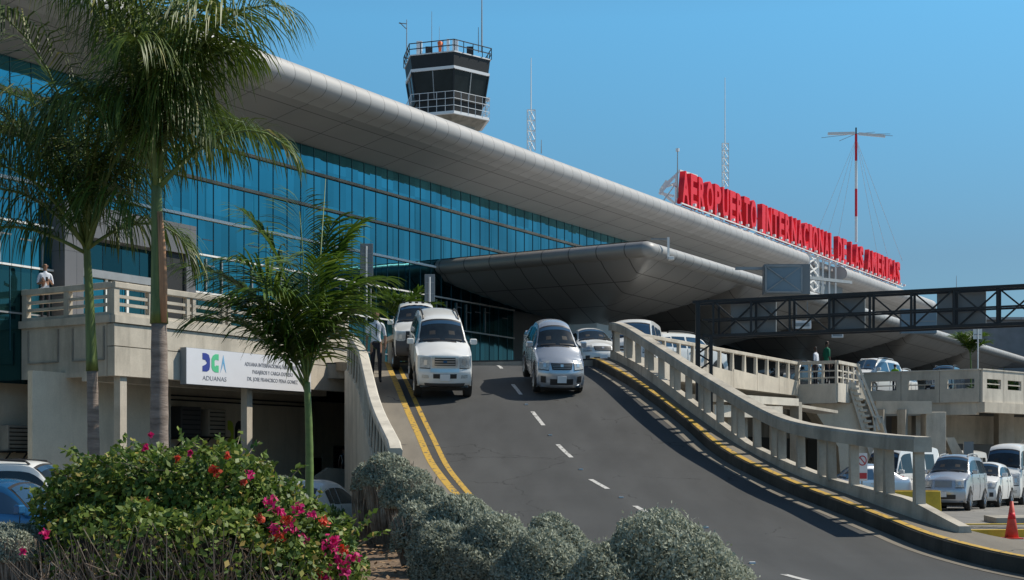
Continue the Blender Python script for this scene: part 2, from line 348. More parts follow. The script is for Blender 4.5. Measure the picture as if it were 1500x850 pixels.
# ---------- the ramp profile ----------
_gy = np.array([-40, 12, 17, 20.2, 23, 25.8, 27.1, 29.2, 33, 34.6, 41.7, 44, 46.7, 49, 53, 400.])
_gz = np.array([.08, .08, .10, .16, .33, .62, .80, 1.08, 1.75, 2.08, 3.97, 4.48, 4.98, 5.2, 5.3, 5.3])
_yy = np.linspace(-40, 400, 8801); _zz = np.interp(_yy, _gy, _gz); _k = np.ones(41)/41
_zz = np.convolve(np.pad(_zz, 20, mode='edge'), _k, mode='valid')
def g(Y): return float(np.interp(Y, _yy, _zz))
def gp(Y): return (g(Y+.5)-g(Y-.5))
def onramp(px, py, off=0.0):
    """point of the ramp surface (raised by off) seen at a photo pixel"""
    Y = np.linspace(10, 50, 4001); d = H+(CY-py)/F*Y-(np.interp(Y, _yy, _zz)+off)
    s = np.where(np.sign(d[:-1]) != np.sign(d[1:]))[0]
    y = Y[s[0]] if len(s) else Y[np.argmin(abs(d))]
    return Vector(((px-CX)/F*y, y, g(y)+off))
def curve_from(pxs, off=0.0, before=(), after=()):
    P = list(before)+[onramp(*p, off)[:2] for p in pxs]+list(after)
    P = np.array([(p[1], p[0]) for p in P]); P = P[np.argsort(P[:, 0])]
    return lambda Y: float(np.interp(Y, P[:, 0], P[:, 1]))
def smoothed(fn, w=1.2):
    return lambda Y: sum(fn(Y+d*w) for d in (-1, -.5, 0, .5, 1))/5
# =================== SETTING: ground, ramp, roads ===================
yel = smoothed(curve_from([(568, 533), (575, 548), (589, 580), (599, 603), (610, 628), (623.5, 655), (635.5, 685), (668.5, 727), (700, 757), (745, 795), (812, 845)], 0, before=[(4.6, 8), (3.0, 13)], after=[(-6.3, 56), (-9, 75)]))
kerbR = smoothed(curve_from([(880, 530), (908, 545), (941, 565), (1000, 608), (1047, 649), (1100, 680), (1160, 706), (1280, 751), (1370, 787), (1500, 817)], .25, before=[(9.6, 8), (8.9, 13), (8.1, 17)], after=[(2.6, 49), (2.2, 54)]))
wallR = smoothed(curve_from([(901, 523), (953, 556), (1012, 600.5), (1066, 638), (1100, 659), (1160, 691), (1250, 724), (1340, 757), (1410, 781)], .25, before=[(8.6, 20)], after=[(3.35, 47.5), (3.2, 49)]), .6)
wallL = lambda Y: float(np.interp(Y, [10, 22, 29, 31, 36, 42, 46.7, 52, 75], [2.6, -1.2, -2.39, -2.72, -3.55, -4.45, -5.36, -7.0, -11]))

def strip(name, fL, fR, ys, off, m, thick=0.0, parent=None, kind='structure', kz=None):
    b = MB(); n = len(ys)
    for Y in ys:
        z = g(Y)+off; b.v += [Vector((fL(Y), Y, z)), Vector((fR(Y), Y, z))]
    for k in range(n-1): b.f.append((2*k, 2*k+1, 2*k+3, 2*k+2)); b.m.append(0)
    if thick:
        i = len(b.v)
        for Y in ys:
            z = g(Y)+off-thick; b.v += [Vector((fL(Y), Y, z)), Vector((fR(Y), Y, z))]
        for k in range(n-1):
            b.f.append((2*k, 2*k+2, i+2*k+2, i+2*k)); b.f.append((2*k+1, i+2*k+1, i+2*k+3, 2*k+3)); b.m += [0, 0]
        b.f.append((0, i, i+1, 1)); b.f.append((2*n-2, 2*n-1, i+2*n-1, i+2*n-2)); b.m += [0, 0]
    o = b.build(name, m, parent)
    if kind: o['kind'] = kind
    return o
YS = list(np.arange(6, 56.01, .5))
# terrain sheet
def ground_z(x, y):
    z = 0.0
    if x < -2.2: z = -.30*min(1, max(0, (y-19)/6))*min(1, (-x-2.2)/1.5)
    if x < 4 and y < 24: z = max(z, .10*min(1, max(0, (24-y)/4)))
    return z
xs = np.concatenate([[-900, -300, -100], np.linspace(-40, 60, 81), [100, 300, 900]]); ys = np.concatenate([[-300, -60, -20], np.linspace(-8, 130, 111), [200, 500, 1500]])
V = [(x, y, ground_z(x, y)) for y in ys for x in xs]; nx = len(xs)
Fc = [(j*nx+i, j*nx+i+1, (j+1)*nx+i+1, (j+1)*nx+i) for j in range(len(ys)-1) for i in range(nx-1)]
tag(raw('ground', V, Fc, 'asphalt_pale'), kind='structure')
# median soil bed in front (between car park and ramp)
b = MB(); yy = list(np.arange(5, 34.1, .6))
for i, Y in enumerate(yy):
    xl = -12 if Y < 21 else np.interp(Y, [21, 27, 34], [-6, -3.9, -3.2]); xr = min(yel(Y)-1.25, wallL(Y)-.1) if Y > 28 else yel(Y)-1.25
    for j in range(9):
        x = xl+(xr-xl)*j/8; b.v.append(Vector((x, Y, .16+.03*math.sin(x*3)+.03*math.sin(Y*2.3+x))))
for i in range(len(yy)-1):
    for j in range(8): a = i*9+j; b.f.append((a, a+1, a+10, a+9)); b.m.append(0)
tag(b.build('soil_bed', 'soil'), kind='structure')
# ramp road, sidewalks
rd = strip('road', lambda Y: yel(Y)+.02, lambda Y: kerbR(Y)-.02, YS, 0, 'road_asphalt', .3)
uv = rd.data.uv_layers.new(name='across')
for lp in rd.data.loops:
    co = rd.data.vertices[lp.vertex_index].co; w_ = kerbR(co.y)-yel(co.y); uv.data[lp.index].uv = ((co.x-yel(co.y))/w_, co.y*.1)
strip('left_sidewalk', lambda Y: max(wallL(Y), yel(Y)-1.25) if Y < 29 else wallL(Y), yel, [y for y in YS if y >= 12], .12, 'sidewalk', .3)
strip('right_sidewalk', kerbR, lambda Y: wallR(Y)+.25 if Y > 21.5 else kerbR(Y)+1.2, [y for y in YS if y <= 49], .25, 'sidewalk', .45)
mk = tag(strip('kerb_yellow_line', lambda Y: yel(Y)-.16, lambda Y: yel(Y)+.004, [y for y in np.arange(20, 55, .5)], .125, 'line_yellow', .1))
strip('lane_edge_line', lambda Y: yel(Y)+.24, lambda Y: yel(Y)+.37, [y for y in np.arange(20, 47.5, .5)], .006, 'line_yellow')
strip('gutter', lambda Y: kerbR(Y)-.36, lambda Y: kerbR(Y)-.05, [y for y in YS if y <= 46], .006, 'sidewalk', 0)
strip('right_kerb_paint', lambda Y: kerbR(Y)+.004, lambda Y: kerbR(Y)+.14, [y for y in YS if y <= 49], .256, 'line_yellow', .0)
strip('right_kerb_stone', lambda Y: kerbR(Y)-.03, lambda Y: kerbR(Y)-.002, [y for y in YS if y <= 49], .235, 'kerb_dark', .25)
# dashes and studs
dash = MB()
for (p0, p1) in [((727, 534.5), (735, 540)), ((751, 563), (763, 578)), ((780, 603), (796, 623)), ((817, 651), (837, 670)), ((865, 702), (890, 716)), ((930, 741), (952, 753)), ((1148, 841), (1190, 852))]:
    a = onramp(*p0, .006); c = onramp(*p1, .006); w = Vector((.055, 0, 0)); dd = (a-c).length; n = max(2, int(dd/.5))
    for k in range(n):
        q0 = a.lerp(c, k/n); q1 = a.lerp(c, (k+1)/n); q0.z = g(q0.y)+.006; q1.z = g(q1.y)+.006
        dash.quad(q0-w, q0+w, q1+w, q1-w)
tag(dash.build('lane_dashes', 'line_white'), kind='structure')
st = MB()
for p in [(771, 592), (806, 637), (851, 687), (910, 728), (1102, 824), (1034, 772)]:
    c = onramp(*p, .02); st.prism([c+Vector((-.045, -.04, -.02)), c+Vector((.045, -.04, -.02)), c+Vector((.045, .04, -.02)), c+Vector((-.045, .04, -.02))], (0, 0, .03))
tag(st.build('road_studs', 'plate'), kind='structure')
# ramp body: fill under the roadway, open-sided right wall
b = MB(); ysr = [y for y in YS if 21 <= y]
for Y in ysr:
    xl = max(wallL(Y)+.03, -5.45) if Y > 28.8 else yel(Y)-1.2; z = g(Y)-.05
    xr = wallR(Y)+.22 if Y < 49 else 3.4
    b.v += [Vector((xl, Y, -.5)), Vector((xl, Y, z-.02)), Vector((xr, Y, z-.02)), Vector((xr, Y, -.5))]
n = len(ysr)
for k in range(n-1):
    for j in range(3): a = 4*k+j; b.f.append((a, a+1, a+5, a+4)); b.m.append(0)
b.f.append((0, 1, 2, 3)); b.f.append((4*n-1, 4*n-2, 4*n-3, 4*n-4)); b.m += [0, 0]
tag(b.build('ramp_embankment', 'concrete'), kind='structure')

# ---------- right ramp parapet ----------
railpx = [(860, 470), (878, 471), (901, 471), (917.6, 476), (965, 505), (1035, 549), (1106, 591), (1150, 612), (1160, 617), (1250, 631), (1355, 641.5)]
def topz(x, y):      # rail top height where the parapet stands at (x, y)
    px = CX+x/y*F; py = np.interp(px, [p[0] for p in railpx], [p[1] for p in railpx]); return H+(CY-py)/F*y
wtop = [(878, 511), (901, 513), (950, 539), (1066, 625), (1100, 650), (1160, 678), (1220, 701), (1337, 731), (1412, 771)]
def wallz(x, y):
    px = CX+x/y*F; py = np.interp(px, [p[0] for p in wtop], [p[1] for p in wtop]); return max(g(y)+.29, H+(CY-py)/F*y)
def y_at(px):
    Y = np.linspace(20, 48, 2801); r = np.array([CX+wallR(y)/y*F for y in Y]); return float(Y[np.argmin(abs(r-px))])
par = empty('concrete_parapet', (wallR(26), 26, g(26)+.25), 0, 'long curving concrete parapet with tapered posts along the right of the ramp', 'parapet', 'concrete parapets')
O = par.location.copy()
Yend = y_at(1352); YR = [Yend+.0]+[y for y in np.arange(math.ceil(Yend*2)/2, 47.6, .5)]
zs = {y: topz(wallR(y), y) for y in YR}; zk = np.array([zs[y] for y in YR]); zk = np.convolve(np.pad(zk, 2, mode='edge'), np.ones(5)/5, mode='valid')
def rz_(y): return float(np.interp(y, YR, zk))
b = MB()
def ring(k):
    y = YR[k]; x = wallR(y); z = rz_(y); w = .13
    pts = [(-w-.03, -.05), (-w, 0), (w, 0), (w+.03, -.05), (w+.03, -.27), (-w-.03, -.27)]
    return [Vector((x+px, y, z+pz))-O for px, pz in pts]
b.sweep(ring, YR); b.build('top_rail', 'concrete_rail', par)
Yw0 = y_at(1413); YW = [Yw0, Yw0+.3]+[y for y in np.arange(math.ceil((Yw0+.4)*2)/2, 48.1, .5)]
b = MB()
def ring2(k):
    y = YW[k]; x = wallR(y); z = wallz(x, y); zb = g(y)-.3
    return [Vector((x+px, y, pz))-O for px, pz in ((-.13, zb), (-.09, z), (.09, z), (.12, z-.1), (.12, zb))]
b.sweep(ring2, YW); b.build('base_wall', 'concrete_rail', par)
def post(px, pair=False):
    for dx in ((-.2, .2) if pair else (0,)):
        y = min(46.9, max(Yend+.12, y_at(px)+dx)); x = wallR(y); zt = rz_(y)-.26; zb = wallz(x, y)-.06
        b = MB(); wt, wb = .07, .15
        for s in (1,):
            b.prism([Vector((x-.09, y-wt, zt))-O, Vector((x-.09, y-wb, zb))-O, Vector((x-.09, y+wb*.5, zb))-O, Vector((x-.09, y+wt, zt))-O], (.17, 0, 0))
        b.build('baluster', 'concrete_rail', par)
for px, pr in [(1346, 0), (1295, 1), (1251, 0), (1211, 1), (1173, 0), (1140, 1), (1109, 0), (1081, 1), (1055, 0), (1032, 1), (1009, 0), (989, 1), (969, 0), (951, 1), (935, 0), (920, 1), (904, 0), (888, 1)]:
    post(px, pr)
tagged = None
# ---------- left ramp parapet (solid, ribbed outer face) ----------
pl = empty('concrete_parapet', (wallL(29), 29, g(29)+.1), 0, 'short ribbed concrete parapet descending on the left of the ramp', 'parapet', 'concrete parapets')
O = pl.location.copy(); YL = [29+.5*k for k in range(37)]
b = MB()
def ringL(k):
    y = YL[k]; x = wallL(y); z = g(y)+1.12-.1*(k < 1); return [Vector((x+px, y, z+pz))-O for px, pz in ((-.14, -.22), (-.16, -.04), (-.12, 0), (.10, 0), (.14, -.05), (.12, -.22))]
b.sweep(ringL, YL); b.build('top_rail', 'concrete_pale', pl)
b = MB()
def ringL2(k):
    y = YL[k]; x = wallL(y); z = g(y)+.9; zb = min(g(y)-.35, z-.9)-.25*min(1, k/6); return [Vector((x+px, y, pz))-O for px, pz in ((-.05, zb), (-.05, z), (.05, z), (.05, zb))]
b.sweep(ringL2, YL); b.build('panel', 'concrete_pale', pl)
b = MB()
def ringL3(k):
    y = YL[k]; x = wallL(y); zb = g(y)-.15; return [Vector((x+px, y, pz))-O for px, pz in ((-.13, -.3), (-.13, zb), (-.051, zb+.08), (-.051, -.3))]
b.sweep(ringL3, YL); b.build('base_wall', 'concrete_pale', pl)
for k in range(0, 18):
    y = 29.35+k*1.0; x = wallL(y); b = MB()
    b.prism([Vector((x-.13, y-.09, g(y)-.1))-O, Vector((x-.13, y+.09, g(y)-.05))-O, Vector((x-.10, y+.07, g(y)+.9))-O, Vector((x-.10, y-.07, g(y)+.9))-O], (.05, 0, 0))
    b.build('rib', 'concrete_pale', pl)
# far rail to the right of the walking man (start of the upper sidewalk railing)
fr = empty('railing', (-4.9, 50, DECK), 0, 'low concrete railing beyond the walking man beside the pickup truck', 'railing')
O = fr.location.copy()
def rail_section(parent, A, B, z0, ztop, m, bays=3, rails=3, th=.12, name='top_rail', post_w=.22, railh=.15, gap=None):
    """concrete balustrade between plan points A and B: top rail, posts, horizontal rails"""
    O = parent.location; A = Vector((A[0], A[1], 0)); B = Vector((B[0], B[1], 0)); d = (B-A); L = d.length; d.normalize(); nn = d.cross(UP)
    b = MB(); b.box((A+B)/2+UP*(ztop-railh/2)-O, L, th+.06, railh, (d, nn, UP)); b.build(name, m, parent, bevel=.015)
    for k in range(bays+1):
        p = A+d*(L*k/bays); b = MB(); b.box(p+UP*((z0+ztop-railh)/2-.0)-O, post_w, th, ztop-railh-z0, (d, nn, UP)); b.build('post', m, parent)
    hh = ztop-railh-z0
    for r in range(rails):
        z = z0+hh*(r+1)/(rails+1); b = MB(); b.box((A+B)/2+UP*z-O, L-.02, th*.6, .075, (d, nn, UP)); b.build('rail', m, parent)
a0 = at(563, 492, 47); a1 = at(581, 497, 44.5)
rail_section(fr, (-4.75, 49.5), (-3.75, 45.9), g(46)+.1, 6.0, 'concrete_pale', bays=3, rails=0, post_w=.1)
# ---------- right-hand kerb islands, cone, barrier ----------
def slab(name, pts, z0, z1, m, label=None, cat=None, kind=None, group=None, parent=None, bevel=0):
    b = MB(); b.prism([Vector((p[0], p[1], z0)) for p in pts], (0, 0, z1-z0)); o = b.build(name, m, parent, bevel=bevel)
    return tag(o, label, cat, group, kind)
slab('kerb_island', [(10.9, 33.6), (16.5, 34.4), (16.5, 37.4), (11.8, 36.8)], -.02, .16, 'sidewalk', kind='structure')
slab('island_kerb_paint', [(10.75, 33.45), (16.6, 34.25), (16.6, 34.5), (10.9, 33.7)], -.02, .185, 'yellow_block', kind='structure')
slab('island_kerb_paint', [(11.6, 37.0), (16.6, 37.6), (16.6, 37.4), (11.8, 36.8)], -.02, .185, 'yellow_block', kind='structure')
slab('kerb_island', [(14.2, 41.3), (20, 41.8), (20, 44.2), (14.6, 43.6)], -.02, .17, 'concrete_grey', kind='structure')
slab('road_line', [(11.5, 31.2), (18, 32.0), (18, 32.14), (11.5, 31.34)], 0.0, .006, 'line_white', kind='structure')
c = at(1482, 790, 33.0); co = empty('traffic_cone', (c.x, c.y, 0), 0, 'worn red traffic cone on the kerb at the right', 'traffic cone')
b = MB(); b.tube([(0, 0, .03), (0, 0, .5), (0, 0, .88)], [.16, .085, .035], 14); b.build('cone_body', 'cone_red', co, True)
b = MB(); b.tube([(0, 0, .47), (0, 0, .62)], [.094, .069], 14); b.build('reflective_band', 'letter_red', co, True)
b = MB(); b.box((0, 0, .015), .42, .42, .03); b.build('base', 'cone_red', co, bevel=.01)
a = at(1309, 748, 50)
bar_ = empty('concrete_barrier', (a.x, 50, 0), 0, 'yellow painted concrete barrier behind the end post of the ramp parapet', 'barrier')
b = MB(); b.prism([Vector((0, -.28, .0)), Vector((0, .28, .0)), Vector((0, .16, .80)), Vector((0, -.16, .80))], (1.62, 0, 0)); b.build('block', 'yellow_block', bar_, bevel=.02)
b = MB(); b.box((.81, 0, .81), 1.5, .2, .03); b.build('cap', 'yellow_paint', bar_)
# =================== TERMINAL ===================
term = empty('terminal_building', fac(0, 0, 0), 0, 'long airport terminal with blue glass wall under a swooping pale metal roof', 'terminal')
O = term.location.copy()
def fl(t, d, z): return fac(t, d, z)-O
T0, T1 = -14, 150
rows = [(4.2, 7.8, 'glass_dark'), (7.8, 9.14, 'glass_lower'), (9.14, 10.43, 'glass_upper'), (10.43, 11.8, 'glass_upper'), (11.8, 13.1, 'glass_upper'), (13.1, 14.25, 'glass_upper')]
cw = None
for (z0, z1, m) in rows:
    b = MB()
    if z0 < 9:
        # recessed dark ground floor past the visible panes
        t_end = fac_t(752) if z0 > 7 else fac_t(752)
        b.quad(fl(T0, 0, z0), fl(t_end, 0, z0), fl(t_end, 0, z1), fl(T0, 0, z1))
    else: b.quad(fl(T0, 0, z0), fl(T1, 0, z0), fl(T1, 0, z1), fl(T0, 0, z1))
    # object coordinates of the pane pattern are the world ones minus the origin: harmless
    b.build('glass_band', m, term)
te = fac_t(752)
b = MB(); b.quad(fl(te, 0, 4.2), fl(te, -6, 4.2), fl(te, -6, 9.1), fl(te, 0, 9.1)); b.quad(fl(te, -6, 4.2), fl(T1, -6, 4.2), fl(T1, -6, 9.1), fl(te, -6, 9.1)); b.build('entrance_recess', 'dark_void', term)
for (z, w, pr, m) in [(13.1, .10, .10, 'concrete_grey'), (11.8, .10, .10, 'concrete_grey'), (10.43, .09, .10, 'white_steel'), (9.14, .06, .08, 'white_steel'), (7.8, .06, .08, 'white_steel'), (6.35, .05, .05, 'grey_steel')]:
    b = MB(); tE = T1 if z > 9.2 else te
    b.box(fl((T0+tE)/2, pr/2+.01, z), tE-T0, pr, w, (D1, NN, UP)); b.build('transom', m, term)
b = MB(); t = T0
k = 0
while t < 110:
    zt = 14.2; zb = 9.2 if t > te else 5.2
    b.box(fl(t, .012, (zt+zb)/2), .018, .02, zt-zb, (D1, NN, UP)); t += .8; k += 1
b.build('mullions', 'mullion_dark', term)
b = MB(); rr = random.Random(3); t = T0
while t < te:                                       # pale glass fins seen through the lower storeys
    if rr.random() < .75: b.box(fl(t+.4, .035, 8.45), .045, .05, 1.15, (D1, NN, UP))
    t += .8
b.build('pane_fins', 'grey_steel', term)
b = MB(); t = T0+.2                                  # grey strips on the glass, painted stand-ins for lit ceilings inside
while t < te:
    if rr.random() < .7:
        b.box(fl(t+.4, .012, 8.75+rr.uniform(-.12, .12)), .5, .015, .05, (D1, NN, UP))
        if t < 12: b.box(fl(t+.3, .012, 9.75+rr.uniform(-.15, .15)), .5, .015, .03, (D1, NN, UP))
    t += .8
b.build('painted_ceiling_lights', 'panel_grey', term)
# thin glass strips set at random on the panes as painted fin highlights
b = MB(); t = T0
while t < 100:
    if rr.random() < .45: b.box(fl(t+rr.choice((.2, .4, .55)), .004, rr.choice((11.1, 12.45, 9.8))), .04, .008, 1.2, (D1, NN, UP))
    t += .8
b.build('glass_fin_highlights', 'glass_lower', term)
# ---- roof ----
def roofprof(d_edge=3.6, r=.56, zc=15.2):
    P = []
    P += [(-26, 15.75), (d_edge-r-.3, 15.76)]
    for a in range(90, -91, -15):
        a_ = math.radians(a); P.append((d_edge-r+math.cos(a_)*r, zc+math.sin(a_)*(r if a > -1 else .42)))
    P += [(d_edge-r-.35, 14.68), (d_edge-r-.7, 14.62), (.2, 14.12), (-.3, 14.1), (-26, 14.1)]
    return P
def roof_seg(ta, tb, nose=False):
    pr = roofprof(); n = len(pr)
    b = MB(); ts = [ta, tb]
    for t in ts: b.v += [fl(t, d, z) for d, z in pr]
    rim = MB(); rim.v = list(b.v)
    for j in range(n-1):
        tgt = rim if 1 <= j <= 14 else b
        tgt.f.append((j, j+1, n+j+1, n+j)); tgt.m.append(0)
    o = rim.build('roof_rim', 'roof_metal', term, smooth=True)
    b2 = MB(); b2.v = list(b.v)
    for j in range(n-1):
        if j == 0: b2.f.append((j, j+1, n+j+1, n+j)); b2.m.append(0)
    b2.build('roof', 'roof_metal', term)
    s = MB(); s.v = list(b.v)
    for j in range(15, n-1): s.f.append((j, j+1, n+j+1, n+j)); s.m.append(0)
    s.build('soffit', 'soffit_metal', term)
    for t in ts:
        e = MB(); e.poly([fl(t, d, z) for d, z in pr]); e.build('roof_end', 'roof_metal', term)
t_r1 = fac_t(1186, 3.6)
roof_seg(T0-10, t_r1)
t_r2, t_r3 = fac_t(1241, 3.6), fac_t(1372, 3.6)
roof_seg(t_r2, t_r3)
# building body behind the roof / gap (penthouse)
b = MB(); b.box(fl((T0+T1)/2, -15, 7.2), T1-T0, 27, 13.6, (D1, NN, UP)); b.build('wall', 'panel_grey', term)
t_a, t_b = fac_t(1192, 2.5), fac_t(1238, 2.5)
b = MB(); b.box(fl((t_a+t_b)/2, -1.2, 14.4), t_b-t_a, 7, 2.2, (D1, NN, UP)); b.build('rooftop_plant_room', 'panel_grey', term)
b = MB(); b.box(fl((t_a+t_b)/2, -1.2, 15.6), t_b-t_a+.6, 7.6, .35, (D1, NN, UP)); b.build('rooftop_plant_roof', 'roof_metal', term)
# portal of grey stone on the terrace
p0, p1 = fac_t(95, .6), fac_t(287, .6)
def pbox(nm, t0, t1, d0, d1_, z0, z1, m, par=None): 
    b = MB(); b.box(fl((t0+t1)/2, (d0+d1_)/2, (z0+z1)/2), t1-t0, d1_-d0, z1-z0, (D1, NN, UP)); return b.build(nm, m, par or term)
portal = pbox('portal_lintel', p0, p1, 0, .62, 8.95, 9.95, 'stone_panels')
pbox('portal_pier', p0, p0+.75, 0, .60, 4.6, 8.95, 'stone_panels'); pbox('portal_pier', p1-.45, p1, 0, .60, 4.6, 8.95, 'stone_panels')
pbox('portal_backing', p0+.75, p1-.45, .02, .06, 4.6, 8.95, 'glass_dark')
pm = fac_t(238, .3)
pbox('side_recess', pm, p1-.45, .062, .5, 4.6, 8.95, 'dark_void')
for (x0, x1, z0, z1, m) in [(.8, 2.0, 4.6, 7.75, 'glass_lower'), (2.15, 2.9, 4.6, 7.6, 'glass_lower'), (3.05, 3.75, 4.6, 7.6, 'glass_dark')]:
    pbox('door_leaf', p0+x0, min(p0+x1, pm-.05), .08, .12, z0, z1, m)
pbox('door_header', p0+.75, pm-.02, .08, .3, 7.75, 8.0, 'grey_steel')
for x in (.78, 2.05, 2.95, 3.8):
    if p0+x < pm-.1: pbox('door_frame', p0+x, p0+x+.09, .125, .18, 4.6, 7.75, 'white_steel')
# ---- terrace in front of the facade ----
TD = 4.06; TC_t = None
Cn = Vector((-.282*41, 41, 0))                      # its near corner
tc0 = (Cn-F0).dot(D1); dc = (Cn-F0).dot(NN)
ter = empty('terrace', fac(tc0, dc, 0), 0, 'raised beige terrace with open concrete railing above the customs office', 'terrace')
OT = ter.location.copy()
def ft(t, d, z): return fac(t, d, z)-OT
tlen = 11.0
ZR, ZD, ZB = 7.07, 6.05, 4.33
b = MB(); b.box(ft(tc0+tlen/2, dc-.15, (ZB+5.18)/2), tlen, .3, 5.18-ZB, (D1, NN, UP)); b.build('fascia_lower', 'concrete', ter)
b = MB(); b.box(ft(tc0+tlen/2, dc-.165, (5.21+5.85)/2), tlen-.01, .3, .64, (D1, NN, UP)); b.build('fascia_upper', 'concrete', ter)
b = MB(); b.box(ft(tc0+tlen/2, dc-.12, 5.99), tlen+.05, .34, .22, (D1, NN, UP)); b.build('kerb_course', 'concrete', ter)
b = MB(); b.box(ft(tc0+tlen/2, dc-.22, 5.3), tlen-.1, .3, 1.7, (D1, NN, UP)); b.build('edge_beam', 'concrete_grey', ter)
b = MB(); b.box(ft(tc0+tlen/2+.2, dc/2-.2, ZB+.62), tlen, dc-.7, .9, (D1, NN, UP)); b.build('slab', 'concrete_grey', ter)
b = MB(); b.box(ft(tc0+tlen/2+.2, dc/2-.2, ZD-.08), tlen, dc-.7, .14, (D1, NN, UP)); b.build('floor', 'concrete', ter)
# side facing the camera (in shade) with two recessed panels
b = MB(); b.box(ft(tc0+.12, dc/2-.2, (ZB+5.88)/2), .2, dc-.3, 5.88-ZB, (D1, NN, UP)); b.build('side_wall', 'concrete', ter)
b = MB(); b.box(ft(tc0+.07, dc/2-.15, 5.99), .34, dc+.05, .22, (D1, NN, UP)); b.build('side_kerb_course', 'concrete', ter)
for d0 in (1.0, 2.95):
    for (dd, zz, w, h) in [(-.66, 5.3, .035, .98), (.66, 5.3, .035, .98), (0, 4.81, 1.3, .035)]:
        b = MB(); b.box(ft(tc0-.005, d0+dd-.0, zz), .06, w, h, (D1, NN, UP)); b.build('panel_groove', 'concrete_grey', ter)
def balus(parent, A, B, z0, z1, m, bays, rails=2, pair=True, ends=True):
    """A, B world points; bays with paired posts and horizontal rails between them"""
    O = parent.location; A = Vector((A[0], A[1], 0)); B = Vector((B[0], B[1], 0)); d = B-A; L = d.length; d.normalize(); nn = d.cross(UP)
    b = MB(); b.box((A+B)/2+UP*(z1-.09)-O, L, .24, .18, (d, nn, UP)); b.build('top_rail', m, parent, bevel=.02)
    b = MB(); b.box((A+B)/2+UP*(z0+.05)-O, L, .18, .10, (d, nn, UP)); b.build('bottom_rail', m, parent)
    s = L/bays
    for k in range(bays+1):
        offs = [0] if (k in (0, bays) or not pair) else [-.13, .13]
        for q in offs:
            p = A+d*(min(L-.1, max(.1, k*s))+q); b = MB(); w = .2 if len(offs) == 1 else .13
            b.box(p+UP*((z0+.1+z1-.18)/2)-O, w, .17, z1-.28-z0, (d, nn, UP)); b.build('baluster', m, parent)
    for r in range(rails):
        z = z0+.1+(z1-.28-z0)*(r+1)/(rails+1); b = MB(); b.box((A+B)/2+UP*z-O, L-.05, .10, .09, (d, nn, UP)); b.build('rail', m, parent)
pA = fac(tc0, dc-.1, 0); pB = fac(tc0+tlen, dc-.1, 0); pC = fac(tc0+.08, .05, 0)
balus(ter, pA, pB, 6.1, ZR, 'concrete', 7, 2)
balus(ter, fac(tc0+.09, dc-.12, 0), pC, 6.1, ZR, 'concrete', 2, 2, pair=False)
for px in (177, 362, 517):
    tt = fac_t(px, dc-.2); b = MB(); b.box(ft(tt, dc-.22, (ZB-.4)/2), .26, .26, ZB+.4, (D1, NN, UP)); b.build('column', 'concrete', ter)
b = MB(); b.box(ft(tc0+tlen/2, dc-1.2, ZB+.02), tlen, .35, .3, (D1, NN, UP)); b.build('cross_beam', 'concrete', ter)
# ---- customs office wall below the terrace ----
off = empty('customs_office', fac(tc0, dc-3.0, -.3), 0, 'shaded beige ground floor office wall under the terrace', 'office')
OO = off.location.copy()
def fo(t, d, z): return fac(t, d, z)-OO
ta0 = tc0-3.0; dw = dc-2.1
def obox(nm, t0, t1, d0, d1_, z0, z1, m, bevel=0):
    b = MB(); b.box(fo((t0+t1)/2, (d0+d1_)/2, (z0+z1)/2), t1-t0, d1_-d0, z1-z0, (D1, NN, UP)); return b.build(nm, m, off, bevel=bevel)
tq = fac_t(250, dw); obox('wall', tc0-1.2, tq, dw-.2, dw, -.3, ZB+.15, 'plaster')
dw2 = dw-1.4
tr_ = fac_t(452, dw2); obox('rear_wall', tq-.2, tr_, dw2-.2, dw2, -.3, ZB+.15, 'plaster'); obox('return_wall', tq-.2, tq-.02, dw2, dw, -.3, ZB+.15, 'plaster')
obox('end_wall', tr_, tr_+9, dw2-1.6, dw2-1.4, -.3, ZB+.15, 'plaster')
t1_, t2_ = fac_t(428, dw2-1.4), fac_t(470, dw2-1.4)
obox('doorway', t1_, t2_, dw2-1.4, dw2-1.36, -.3, 2.0, 'dark_void'); 
obox('door_leaf', t2_-.5, t2_-.1, dw2-1.36, dw2-1.3, -.3, 1.95, 'glass_dark')
obox('notice_panel', t2_+.05, t2_+.6, dw2-1.4, dw2-1.34, .5, 2.1, 'plaster')
obox('stair_landing', fac_t(482, dc-1.2), fac_t(512, dc-1.2)+.5, dc-2.6, dc-1.05, -.3, 1.0, 'concrete'); t3_, t4_ = fac_t(488, dw2-1.4), fac_t(515, dw2-1.4)
obox('roller_shutter', t3_, t4_+.5, dw2-1.4, dw2-1.35, .3, 2.5, 'shutter_metal')
for zc in (3.9, 4.05): obox('conduit', tq, tq+8.5, dw2+.1, dw2+.16, zc, zc+.05, 'dark_steel')
# stair parapet with sloping white top
b = MB(); s0, s1 = fac_t(425, dc-.9), fac_t(482, dc-.9); s2 = fac_t(512, dc-.9)
b.prism([fo(s0, dc-.9, -.3), fo(s2, dc-.9, -.3), fo(s2, dc-.9, 1.55), fo(s1, dc-.9, 1.62), fo(s0, dc-.9, .65)], tuple(-NN*.15)); b.build('stair_parapet', 'concrete_pale', off)
